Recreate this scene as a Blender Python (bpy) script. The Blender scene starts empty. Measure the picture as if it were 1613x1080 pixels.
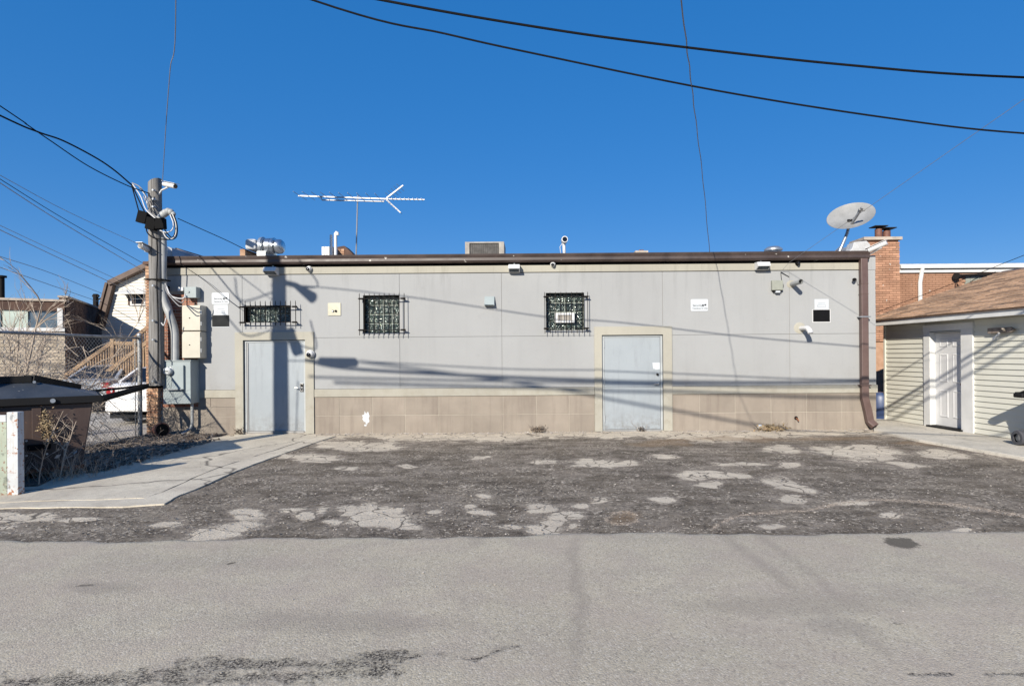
import bpy, math, random
import numpy as np
from mathutils import Vector, Matrix

R = math.radians
random.seed(7)
rng = np.random.default_rng(11)
C = bpy.context.scene.collection
F, HCAM, T = 900.0, 1.65, 0.008      # focal length in photo pixels, eye height, camera roll
D = 12.25                            # distance of the stucco front

# ------------------------------------------------------------------ camera
cam_data = bpy.data.cameras.new('camera')
cam = bpy.data.objects.new('camera', cam_data)
C.objects.link(cam)
cam_data.sensor_width = 36
cam_data.lens = F / 1613 * 36
cam_data.shift_x = (806.5 - 840) / 1613
cam_data.shift_y = 20 / 1613
cam_data.clip_start = 0.05
cam_data.clip_end = 2000
cam.matrix_world = Matrix.Translation((0, 0, HCAM)) @ Matrix.Rotation(R(90), 4, 'X') @ Matrix.Rotation(-T, 4, 'Z')
bpy.context.scene.camera = cam

# ------------------------------------------------------------------ world, sun, exposure
SUN_DIR = Vector((-0.42, -1.0, 0.51)).normalized()      # towards the sun
world = bpy.data.worlds.new('World')
bpy.context.scene.world = world
world.use_nodes = True
wn = world.node_tree
bg = wn.nodes['Background']
sky = wn.nodes.new('ShaderNodeTexSky')
sky.sky_type = 'NISHITA'
sky.sun_disc = False
sky.sun_elevation = math.asin(SUN_DIR.z)
sky.sun_rotation = math.atan2(SUN_DIR.x, SUN_DIR.y)
sky.altitude = 5000
sky.air_density = 1.0
sky.dust_density = 0.0
sky.ozone_density = 3.0
gm = wn.nodes.new('ShaderNodeGamma'); gm.inputs[1].default_value = 0.30
hs = wn.nodes.new('ShaderNodeHueSaturation')
hs.inputs['Saturation'].default_value = 2.75; hs.inputs['Value'].default_value = 2.15; hs.inputs['Hue'].default_value = 0.516
wn.links.new(sky.outputs[0], gm.inputs[0])
wn.links.new(gm.outputs[0], hs.inputs['Color'])
wn.links.new(hs.outputs[0], bg.inputs[0])
bg.inputs[1].default_value = 0.13
sl = bpy.data.lights.new('sun', 'SUN')
sun = bpy.data.objects.new('sun', sl)
C.objects.link(sun)
sl.energy = 4.9
sl.angle = R(0.45)
sl.color = (1.0, 0.925, 0.80)
sun.rotation_euler = (-SUN_DIR).to_track_quat('-Z', 'Y').to_euler()
sun.location = (-10, -20, 14)
vs = bpy.context.scene.view_settings
vs.view_transform = 'Standard'
vs.look = 'None'
vs.exposure = 0.6
vs.gamma = 1.0
vs.use_curve_mapping = False

# ------------------------------------------------------------------ photo pixel -> world helpers
def un(u, v):
    du, dv = u - 840.0, v - 560.0
    return du - T * dv, dv + T * du
def P(u, v, y):
    a, b = un(u, v)
    return Vector((a * y / F, y, HCAM - b * y / F))
def G(u, v, z=0.0):
    a, b = un(u, v)
    y = F * (HCAM - z) / b
    return Vector((a * y / F, y, z))

# ------------------------------------------------------------------ materials
MATS = {}
def lin(c):
    return tuple(((x / 12.92) if x <= 0.04045 else ((x + 0.055) / 1.055) ** 2.4) for x in c)
def hexc(r, g, b):
    return lin((r / 255, g / 255, b / 255))
class NT:
    """small node helper"""
    def __init__(s, name):
        s.m = bpy.data.materials.new(name); s.m.use_nodes = True
        s.t = s.m.node_tree; s.b = s.t.nodes['Principled BSDF']
        s.pos = s.t.nodes.new('ShaderNodeNewGeometry').outputs['Position']
    def n(s, typ, **kw):
        nd = s.t.nodes.new(typ)
        for k, v in kw.items():
            setattr(nd, k, v)
        return nd
    def link(s, a, b): s.t.links.new(a, b)
    def mapping(s, scale, vec=None):
        mp = s.n('ShaderNodeMapping'); s.link(vec or s.pos, mp.inputs[0])
        mp.inputs['Scale'].default_value = scale if hasattr(scale, '__len__') else (scale,) * 3
        return mp.outputs[0]
    def noise(s, scale, detail=4, rough=0.55, vec=None, dist=0.0):
        nd = s.n('ShaderNodeTexNoise'); s.link(vec or s.pos, nd.inputs['Vector'])
        nd.inputs['Scale'].default_value = scale; nd.inputs['Detail'].default_value = detail
        nd.inputs['Roughness'].default_value = rough; nd.inputs['Distortion'].default_value = dist
        return nd.outputs['Fac']
    def voro(s, scale, feature='F1', out='Distance', vec=None, rnd=1.0):
        nd = s.n('ShaderNodeTexVoronoi', feature=feature); s.link(vec or s.pos, nd.inputs['Vector'])
        nd.inputs['Scale'].default_value = scale; nd.inputs['Randomness'].default_value = rnd
        return nd.outputs[out]
    def ramp(s, fac, stops):
        nd = s.n('ShaderNodeValToRGB'); s.link(fac, nd.inputs[0])
        e = nd.color_ramp.elements
        while len(e) < len(stops): e.new(0.5)
        for k, (p, c) in enumerate(stops):
            e[k].position = p; e[k].color = (c, c, c, 1) if not hasattr(c, '__len__') else (*c, 1)
        return nd.outputs[0]
    def mix(s, fac, a, b, mode='MIX'):
        nd = s.n('ShaderNodeMix', data_type='RGBA', blend_type=mode)
        for k, v in ((0, fac), (6, a), (7, b)):
            if hasattr(v, 'is_linked'): s.link(v, nd.inputs[k])
            elif hasattr(v, '__len__'): nd.inputs[k].default_value = (*v, 1)
            else: nd.inputs[k].default_value = v if k == 0 else (v, v, v, 1)
        return nd.outputs[2]
    def math(s, op, a, b=0.0, clamp=False):
        nd = s.n('ShaderNodeMath', operation=op, use_clamp=clamp)
        for k, v in ((0, a), (1, b)):
            if hasattr(v, 'is_linked'): s.link(v, nd.inputs[k])
            else: nd.inputs[k].default_value = v
        return nd.outputs[0]
    def attr(s, name):
        return s.n('ShaderNodeAttribute', attribute_name=name).outputs['Fac']
    def bump(s, h, strength=0.3, dist=0.01, normal=None):
        nd = s.n('ShaderNodeBump'); s.link(h, nd.inputs['Height'])
        nd.inputs['Strength'].default_value = strength; nd.inputs['Distance'].default_value = dist
        if normal: s.link(normal, nd.inputs['Normal'])
        return nd.outputs[0]
    def fin(s, col=None, rough=0.7, metal=0.0, normal=None, spec=None):
        for key, v in (('Base Color', col), ('Roughness', rough), ('Metallic', metal)):
            if v is None: continue
            if hasattr(v, 'is_linked'): s.link(v, s.b.inputs[key])
            elif hasattr(v, '__len__'): s.b.inputs[key].default_value = (*v, 1)
            else: s.b.inputs[key].default_value = v
        if spec is not None: s.b.inputs['Specular IOR Level'].default_value = spec
        if normal: s.link(normal, s.b.inputs['Normal'])
        return s.m

def pm(name, c1, c2=None, scale=3.0, rough=0.7, metal=0.0, bump=0.2, bscale=60, bdist=0.004, lo=0.35, hi=0.65,
       speck=None, streak=None, spec=None, objvar=0.0):
    k = NT(name)
    c2 = c2 or tuple(x * 0.8 for x in c1)
    n1 = k.noise(scale, 6, 0.62)
    col = k.mix(k.ramp(n1, [(lo, 0.0), (hi, 1.0)]), c1, c2)
    if streak:
        v = k.mapping((9, 9, 0.7))
        n3 = k.noise(1.0, 5, 0.6, v)
        col = k.mix(k.ramp(n3, [(0.52, 0.0), (0.75, streak[1])]), col, streak[0])
    if speck:
        n2 = k.noise(speck[1], 2, 0.5)
        col = k.mix(k.ramp(n2, [(speck[2], 0.0), (speck[2] + 0.04, 1.0)]), col, speck[0])
    if objvar:
        oi = k.n('ShaderNodeObjectInfo').outputs['Random']
        hv = k.n('ShaderNodeHueSaturation')
        k.link(col, hv.inputs['Color'])
        k.link(k.math('MULTIPLY_ADD', oi, objvar * 2), hv.inputs['Value'])
        hv.inputs['Value'].links[0].from_node.inputs[2].default_value = 1 - objvar
        col = hv.outputs[0]
    nb = k.bump(k.noise(bscale, 3, 0.6), bump, bdist) if bump else None
    r = k.ramp(n1, [(0.3, max(rough - 0.08, 0.03)), (0.7, min(rough + 0.1, 1.0))])
    return k.fin(col, r, metal, nb, spec)

M = {}
# stucco with a faint vertical streaking, patchy wash and fine grit
def stucco_mat(name, base, dark):
    k = NT(name)
    n1 = k.noise(0.55, 5, 0.55)
    col = k.mix(k.ramp(n1, [(0.35, 0.0), (0.7, 1.0)]), base, dark)
    st = k.noise(1.0, 6, 0.65, k.mapping((5, 5, 0.35)))
    col = k.mix(k.ramp(st, [(0.52, 0.0), (0.85, 0.26)]), col, tuple(x * 0.7 for x in dark))
    sep = k.n('ShaderNodeSeparateXYZ'); k.link(k.pos, sep.inputs[0])
    hi = k.n('ShaderNodeMapRange'); k.link(sep.outputs[2], hi.inputs[0]); hi.inputs[1].default_value = 2.5; hi.inputs[2].default_value = 3.45
    run = k.noise(1.0, 7, 0.75, k.mapping((5.5, 5.5, 0.45)))
    run = k.math('MULTIPLY', k.ramp(run, [(0.52, 0.0), (0.76, 0.42)]), hi.outputs[0])
    col = k.mix(run, col, tuple(x * 0.5 for x in dark))
    lo_ = k.n('ShaderNodeMapRange'); k.link(sep.outputs[2], lo_.inputs[0]); lo_.inputs[1].default_value = 1.5; lo_.inputs[2].default_value = 0.7
    spl = k.math('MULTIPLY', k.ramp(k.noise(3.2, 6, 0.75), [(0.45, 0.0), (0.70, 0.45)]), lo_.outputs[0])
    col = k.mix(spl, col, (dark[0] * 0.62, dark[1] * 0.55, dark[2] * 0.46))
    sp = k.noise(140, 2, 0.5)
    col = k.mix(k.ramp(sp, [(0.40, 0.13), (0.5, 0.0)]), col, tuple(x * 0.6 for x in dark))
    bl = k.noise(7, 5, 0.7)
    col = k.mix(k.ramp(bl, [(0.60, 0.0), (0.78, 0.3)]), col, tuple(x * 0.75 for x in dark))
    nb = k.bump(k.noise(210, 3, 0.65), 0.45, 0.004)
    nb = k.bump(k.noise(2.2, 3, 0.5), 0.12, 0.04, nb)
    return k.fin(col, 0.9, 0, nb, 0.25)
M['stucco'] = stucco_mat('grey_stucco', (0.308, 0.314, 0.318), (0.278, 0.283, 0.286))
M['cream'] = stucco_mat('cream_stucco', (0.355, 0.34, 0.29), (0.29, 0.277, 0.24))
M['tile'] = pm('tan_base_tile', (0.25, 0.215, 0.178), (0.21, 0.18, 0.15), 1.6, 0.8, bump=0.3, bscale=120,
               streak=((0.15, 0.12, 0.1), 0.6), objvar=0.09)
M['joint'] = pm('joint_filler', (0.39, 0.355, 0.30), rough=0.9)
M['dark_joint'] = pm('dark_joint', (0.07, 0.07, 0.07), rough=0.9)
M['brick_buff'] = pm('buff_brick', (0.42, 0.27, 0.17), (0.25, 0.13, 0.08), 5, 0.9, bump=0.5, bscale=90, objvar=0.3)
M['brick_red'] = pm('red_brown_brick', (0.26, 0.115, 0.07), (0.16, 0.07, 0.05), 5, 0.9, bump=0.5, bscale=90, objvar=0.35)
M['brick_orange'] = pm('orange_brick', (0.39, 0.215, 0.135), (0.30, 0.16, 0.10), 1.8, 0.92, bump=0.4, bscale=70,
                       speck=((0.55, 0.5, 0.44), 9, 0.70), objvar=0.22)
M['brick_dark'] = pm('dark_brown_brick', (0.10, 0.055, 0.038), (0.06, 0.035, 0.028), 3, 0.9, objvar=0.2)
M['mortar'] = pm('mortar', (0.34, 0.32, 0.29), (0.27, 0.25, 0.23), 8, 0.95)
M['mortar_orange'] = pm('orange_mortar', (0.40, 0.25, 0.17), (0.32, 0.19, 0.12), 8, 0.95)
M['mortar_dark'] = pm('dark_mortar', (0.10, 0.08, 0.07), rough=0.95)
M['gutter'] = pm('brown_gutter', (0.035, 0.024, 0.022), (0.06, 0.042, 0.038), 2.5, 0.5, bump=0.08,
                 speck=((0.45, 0.43, 0.4), 6.0, 0.70))
M['downspout'] = pm('brown_downspout', (0.088, 0.056, 0.050), (0.115, 0.075, 0.068), 2.5, 0.45, bump=0.05)
M['door'] = pm('grey_blue_door_paint', (0.255, 0.285, 0.31), (0.215, 0.24, 0.265), 1.1, 0.45, bump=0.08, bscale=40,
               streak=((0.28, 0.3, 0.33), 0.4))
M['door_frame'] = pm('pale_door_frame', (0.36, 0.385, 0.40), rough=0.5, bump=0.05)
M['white'] = pm('white_paint', (0.60, 0.60, 0.59), (0.52, 0.52, 0.51), 3, 0.5, bump=0.06)
M['white_plastic'] = pm('white_plastic', (0.58, 0.58, 0.58), (0.52, 0.52, 0.52), 2, 0.35, bump=0)
M['sign_white'] = pm('white_sign_face', (0.50, 0.53, 0.56), (0.46, 0.49, 0.52), 6, 0.4, bump=0)
M['sign_grey'] = pm('grey_sign_line', (0.30, 0.32, 0.34), rough=0.5, bump=0)
M['black'] = pm('black_paint', (0.004, 0.004, 0.005), (0.007, 0.007, 0.007), 4, 0.85, bump=0.05, spec=0.12)
M['black_panel'] = pm('black_panel', (0.003, 0.003, 0.004), rough=0.7, bump=0, spec=0.15)
M['dark_panel'] = pm('charcoal_panel', (0.012, 0.014, 0.016), rough=0.7, bump=0, spec=0.2)
M['iron'] = pm('black_iron', (0.008, 0.007, 0.007), (0.014, 0.011, 0.009), 12, 0.75, bump=0.2, spec=0.2)
M['galv'] = pm('galvanised_steel', (0.50, 0.52, 0.54), (0.36, 0.38, 0.4), 7, 0.38, metal=0.75, bump=0.1, bscale=30)
M['steel'] = pm('bright_steel_duct', (0.66, 0.67, 0.68), (0.5, 0.51, 0.52), 6, 0.24, metal=0.95, bump=0.1, bscale=14)
M['fence_steel'] = pm('dull_fence_steel', (0.36, 0.36, 0.35), (0.2, 0.19, 0.18), 9, 0.55, metal=0.3, bump=0.1)
M['alu'] = pm('pale_aluminium', (0.32, 0.32, 0.32), (0.24, 0.24, 0.24), 6, 0.4, metal=0.4, bump=0)
M['chrome'] = pm('brushed_chrome', (0.6, 0.58, 0.55), rough=0.25, metal=1.0, bump=0)
M['box_grey'] = pm('grey_enclosure_paint', (0.27, 0.315, 0.325), (0.23, 0.27, 0.28), 3, 0.5, bump=0.05,
                   streak=((0.25, 0.27, 0.27), 0.5))
M['box_cream'] = pm('cream_enclosure_paint', (0.46, 0.43, 0.36), (0.41, 0.385, 0.32), 3, 0.5, bump=0.05)
M['box_olive'] = pm('grey_green_plastic', (0.27, 0.28, 0.24), (0.22, 0.23, 0.2), 5, 0.6, bump=0.05)
M['plate_cream'] = pm('pale_cream_plate', (0.50, 0.48, 0.37), rough=0.5, bump=0.03)
M['glass_meter'] = pm('meter_glass', (0.55, 0.57, 0.57), rough=0.12, bump=0)
M['lens_black'] = pm('black_lens', (0.006, 0.006, 0.008), rough=0.08, bump=0, spec=0.8)
M['pvc_grey'] = pm('grey_conduit', (0.36, 0.37, 0.37), (0.27, 0.28, 0.28), 4, 0.5, bump=0.05)
M['cable'] = pm('black_cable', (0.006, 0.006, 0.007), rough=0.8, bump=0, spec=0.15)
M['cable_grey'] = pm('grey_cable', (0.22, 0.22, 0.23), rough=0.6, bump=0)
M['cable_white'] = pm('white_cable', (0.6, 0.6, 0.6), rough=0.6, bump=0)
M['rubber'] = pm('tyre_rubber', (0.035, 0.038, 0.046), (0.06, 0.06, 0.07), 6, 0.85, bump=0.3)
M['bin_black'] = pm('black_bin_plastic', (0.008, 0.008, 0.009), rough=0.7, bump=0.1, spec=0.25)
M['silver_coat'] = pm('silver_roof_coating', (0.32, 0.35, 0.40), (0.2, 0.22, 0.26), 2, 0.5, metal=0.2, bump=0.4, bscale=8, bdist=0.03)
M['white_membrane'] = pm('white_roof_membrane', (0.48, 0.49, 0.50), (0.33, 0.33, 0.33), 2.5, 0.7, bump=0.4, bscale=9, bdist=0.03)
M['roof'] = pm('roof_membrane', (0.25, 0.25, 0.25), rough=0.9)
M['ac_dark'] = pm('dark_condenser_fins', (0.055, 0.05, 0.048), (0.035, 0.032, 0.03), 8, 0.6, bump=0.3, bscale=50)
M['ac_frame'] = pm('dusty_unit_casing', (0.30, 0.28, 0.25), (0.22, 0.2, 0.18), 5, 0.6)
M['dish'] = pm('dish_grey', (0.27, 0.27, 0.265), (0.2, 0.2, 0.195), 3, 0.5, bump=0)
M['flue'] = pm('rusty_flue', (0.17, 0.07, 0.045), (0.09, 0.045, 0.035), 10, 0.7)
M['coping'] = pm('concrete_coping', (0.42, 0.36, 0.30), (0.3, 0.26, 0.22), 5, 0.9)
M['siding'] = pm('cream_vinyl_siding', (0.57, 0.565, 0.50), (0.51, 0.50, 0.44), 1.3, 0.55, bump=0.05, bscale=20)
M['siding_white'] = pm('pale_vinyl_siding', (0.56, 0.54, 0.49), (0.52, 0.50, 0.45), 1.3, 0.6, bump=0.0)
M['shingle'] = pm('brown_shingle', (0.42, 0.27, 0.165), (0.26, 0.16, 0.098), 14, 0.95, bump=0.6, bscale=160, bdist=0.004, objvar=0.42,
                  speck=((0.36, 0.25, 0.17), 60, 0.60))
M['brown_trim'] = pm('brown_trim', (0.09, 0.055, 0.04), rough=0.6)
M['lumber'] = pm('treated_lumber', (0.30, 0.205, 0.12), (0.17, 0.11, 0.07), 6, 0.8, bump=0.3, streak=((0.25, 0.15, 0.08), 0.5))
M['car_white'] = pm('white_car_paint', (0.68, 0.68, 0.68), (0.66, 0.66, 0.66), 1, 0.18, bump=0, spec=0.7)
M['car_silver'] = pm('silver_car_paint', (0.42, 0.44, 0.47), rough=0.2, metal=0.4, bump=0)
M['car_glass'] = pm('dark_car_glass', (0.008, 0.011, 0.018), rough=0.12, bump=0, spec=0.25)
M['tail_red'] = pm('red_lens', (0.30, 0.012, 0.015), rough=0.15, bump=0)
M['trunk_bark'] = pm('grey_bark', (0.24, 0.20, 0.17), (0.15, 0.12, 0.1), 15, 0.95, bump=0.5)
M['twig'] = pm('dry_twig', (0.42, 0.35, 0.28), (0.24, 0.19, 0.15), 5, 0.95, bump=0)
M['dry_weed'] = pm('dry_weed', (0.36, 0.28, 0.16), (0.2, 0.14, 0.09), 20, 0.95, bump=0)
M['leaf_litter'] = pm('leaf_litter', (0.12, 0.09, 0.068), (0.045, 0.035, 0.028), 6, 0.95, bump=0)
M['pale_litter'] = pm('pale_litter', (0.45, 0.42, 0.38), (0.28, 0.25, 0.22), 9, 0.95, bump=0)
M['foliage'] = pm('dull_green_foliage', (0.05, 0.08, 0.03), (0.09, 0.11, 0.04), 5, 0.9, bump=0)
M['blue_plastic'] = pm('navy_barrel_plastic', (0.02, 0.045, 0.13), rough=0.45, bump=0)
M['stone'] = pm('loose_stone', (0.42, 0.38, 0.335), (0.24, 0.21, 0.185), 3, 0.9, bump=0)
M['stone_dark'] = pm('dark_grit', (0.08, 0.07, 0.065), (0.16, 0.14, 0.12), 3, 0.9, bump=0)
M['mint'] = pm('pale_mint_panel', (0.45, 0.52, 0.46), rough=0.6, bump=0)
M['pale_stone'] = pm('pale_stone_wall', (0.50, 0.42, 0.32), (0.30, 0.25, 0.19), 3.2, 0.9, bump=0.3)
M['window_blue'] = pm('blue_grey_glass', (0.06, 0.09, 0.12), (0.1, 0.13, 0.16), 1.5, 0.1, bump=0, spec=0.8)
M['rust'] = pm('rusty_steel', (0.24, 0.09, 0.035), (0.12, 0.05, 0.03), 9, 0.85)

def wood_pole_mat():
    k = NT('weathered_pole_wood')
    g = k.noise(1.0, 6, 0.65, k.mapping((55, 55, 1.6)))
    col = k.mix(k.ramp(g, [(0.3, 0.0), (0.7, 1.0)]), (0.085, 0.08, 0.075), (0.255, 0.248, 0.24))
    cr = k.noise(1.0, 3, 0.5, k.mapping((38, 38, 0.6)))
    col = k.mix(k.ramp(cr, [(0.62, 0.0), (0.66, 0.85)]), col, (0.03, 0.026, 0.022))
    return k.fin(col, 0.92, 0, k.bump(g, 0.7, 0.01))
M['pole'] = wood_pole_mat()

def dumpster_mat():
    k = NT('brown_dumpster_paint')
    n = k.noise(1.6, 6, 0.6)
    col = k.mix(k.ramp(n, [(0.35, 0), (0.7, 1)]), (0.058, 0.036, 0.029), (0.042, 0.026, 0.022))
    s = k.noise(1.0, 5, 0.6, k.mapping((10, 10, 0.8)))
    col = k.mix(k.ramp(s, [(0.55, 0), (0.72, 0.4)]), col, (0.10, 0.075, 0.06))
    c = k.noise(22, 3, 0.6)
    col = k.mix(k.ramp(c, [(0.70, 0), (0.74, 0.8)]), col, (0.25, 0.12, 0.06))
    return k.fin(col, 0.55, 0, k.bump(n, 0.3, 0.02))
M['dumpster'] = dumpster_mat()
M['lid'] = pm('black_plastic_lid', (0.03, 0.036, 0.046), (0.048, 0.055, 0.068), 2.2, 0.38, bump=0.15, bscale=14, bdist=0.01,
              speck=((0.12, 0.12, 0.12), 18, 0.69))

def chipped_mat(name, base, second, chip=(0.16, 0.06, 0.03), zrust=0.14):
    k = NT(name)
    n = k.noise(2.5, 6, 0.6)
    col = k.mix(k.ramp(n, [(0.4, 0), (0.6, 1)]), base, second)
    c = k.noise(26, 5, 0.7)
    sep = k.n('ShaderNodeSeparateXYZ'); k.link(k.pos, sep.inputs[0])
    low = k.math('SUBTRACT', zrust, sep.outputs[2])
    low = k.math('MULTIPLY', k.math('MAXIMUM', low, 0), 0.9)
    col = k.mix(k.ramp(k.math('ADD', c, low), [(0.59, 0), (0.62, 1)]), col, chip)
    st = k.noise(1.0, 5, 0.7, k.mapping((22, 22, 2.0)))
    col = k.mix(k.ramp(st, [(0.5, 0), (0.72, 0.55)]), col, (0.30, 0.24, 0.17))
    bigc = k.noise(7, 4, 0.6)
    col = k.mix(k.ramp(bigc, [(0.64, 0), (0.67, 0.7)]), col, tuple(x * 0.45 for x in second))
    return k.fin(col, 0.6, 0, k.bump(c, 0.3, 0.004))
M['old_green'] = chipped_mat('weathered_green_paint', (0.30, 0.34, 0.27), (0.23, 0.26, 0.21))
M['old_white'] = chipped_mat('chipped_white_paint', (0.48, 0.50, 0.51), (0.38, 0.39, 0.40), (0.26, 0.10, 0.04))

# --- doors
def door_mat():
    k = NT('scuffed_door_paint')
    col = k.mix(k.ramp(k.noise(1.1, 5, 0.6), [(0.35, 0), (0.7, 1)]), (0.275, 0.305, 0.33), (0.235, 0.262, 0.285))
    st = k.noise(1.0, 6, 0.7, k.mapping((8, 8, 0.9)))
    col = k.mix(k.ramp(st, [(0.52, 0.0), (0.78, 0.5)]), col, (0.15, 0.16, 0.17))
    sep = k.n('ShaderNodeSeparateXYZ'); k.link(k.pos, sep.inputs[0])
    lo_ = k.n('ShaderNodeMapRange'); k.link(sep.outputs[2], lo_.inputs[0]); lo_.inputs[1].default_value = 0.5; lo_.inputs[2].default_value = 0.05
    gr_ = k.math('MULTIPLY', k.ramp(k.noise(7, 6, 0.75), [(0.42, 0.0), (0.65, 0.7)]), lo_.outputs[0])
    col = k.mix(gr_, col, (0.13, 0.115, 0.10))
    sc = k.noise(1.0, 3, 0.6, k.mapping((60, 60, 5)))
    col = k.mix(k.ramp(sc, [(0.74, 0.0), (0.76, 0.55)]), col, (0.10, 0.10, 0.10))
    ch = k.noise(19, 4, 0.7)
    col = k.mix(k.ramp(ch, [(0.735, 0.0), (0.745, 0.7)]), col, (0.42, 0.43, 0.43))
    nb = k.bump(k.noise(3.0, 2, 0.5), 0.25, 0.01)
    return k.fin(col, k.ramp(st, [(0.3, 0.4), (0.7, 0.6)]), 0, nb)
M['door'] = door_mat()

# --- grounds
def asphalt_mat():
    k = NT('worn_alley_asphalt')
    big = k.noise(0.45, 5, 0.6)
    col = k.mix(k.ramp(big, [(0.32, 0), (0.68, 1)]), (0.495, 0.435, 0.325), (0.42, 0.365, 0.272))
    mid = k.noise(3.2, 5, 0.65)
    col = k.mix(k.ramp(mid, [(0.42, 0.0), (0.72, 0.45)]), col, (0.32, 0.28, 0.232))
    band = k.noise(1.0, 5, 0.6, k.mapping((0.25, 1.5, 1)))
    col = k.mix(k.ramp(band, [(0.50, 0.0), (0.72, 0.4)]), col, (0.27, 0.24, 0.195))
    fl = k.noise(0.9, 3, 0.6)
    col = k.mix(k.ramp(fl, [(0.56, 0.0), (0.75, 0.4)]), col, (0.52, 0.465, 0.37))
    # exposed aggregate: chips of differing tone
    vc = k.voro(95, out='Color')
    sv = k.n('ShaderNodeSeparateColor'); k.link(vc, sv.inputs[0])
    col = k.mix(k.ramp(sv.outputs[0], [(0.0, 0.0), (0.72, 0.0), (1.0, 0.72)]), col, (0.60, 0.55, 0.46))
    col = k.mix(k.ramp(sv.outputs[1], [(0.70, 0.0), (1.0, 0.62)]), col, (0.17, 0.15, 0.125))
    tint = k.noise(1.6, 4, 0.6)
    col = k.mix(k.ramp(tint, [(0.42, 0.0), (0.62, 0.35)]), col, (0.42, 0.34, 0.28))
    fine = k.noise(260, 2, 0.6)
    col = k.mix(k.ramp(fine, [(0.36, 0.55), (0.5, 0.0)]), col, (0.18, 0.168, 0.155))
    # ravelled and cracked spots
    d = k.math('ADD', k.attr('ravel'), k.math('MULTIPLY', k.math('SUBTRACT', k.noise(9, 7, 0.85), 0.5), 2.6))
    rv = k.ramp(d, [(0.66, 0), (0.98, 1)])
    agg = k.noise(62, 4, 0.8)
    col = k.mix(k.math('MULTIPLY', rv, k.ramp(agg, [(0.47, 1.0), (0.56, 0.05)])), col, (0.035, 0.03, 0.026))
    o = k.math('ADD', k.attr('oil'), k.math('MULTIPLY', k.math('SUBTRACT', k.noise(13, 6, 0.75), 0.5), 1.5))
    col = k.mix(k.ramp(o, [(0.42, 0), (0.62, 0.85)]), col, (0.075, 0.065, 0.05))
    st = k.math('ADD', k.attr('dark_marks'), k.math('MULTIPLY', k.math('SUBTRACT', k.noise(4, 5, 0.65), 0.5), 0.9))
    col = k.mix(k.ramp(st, [(0.35, 0), (1.3, 0.42)]), col, (0.24, 0.205, 0.17))
    h = k.math('ADD', k.math('MULTIPLY', k.voro(95), -1.0), k.math('MULTIPLY', rv, -1.5))
    nb = k.bump(h, 0.4, 0.005)
    nb = k.bump(k.noise(20, 4, 0.6), 0.2, 0.01, nb)
    return k.fin(col, 0.9, 0, nb, 0.3)
M['asphalt'] = asphalt_mat()

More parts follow.
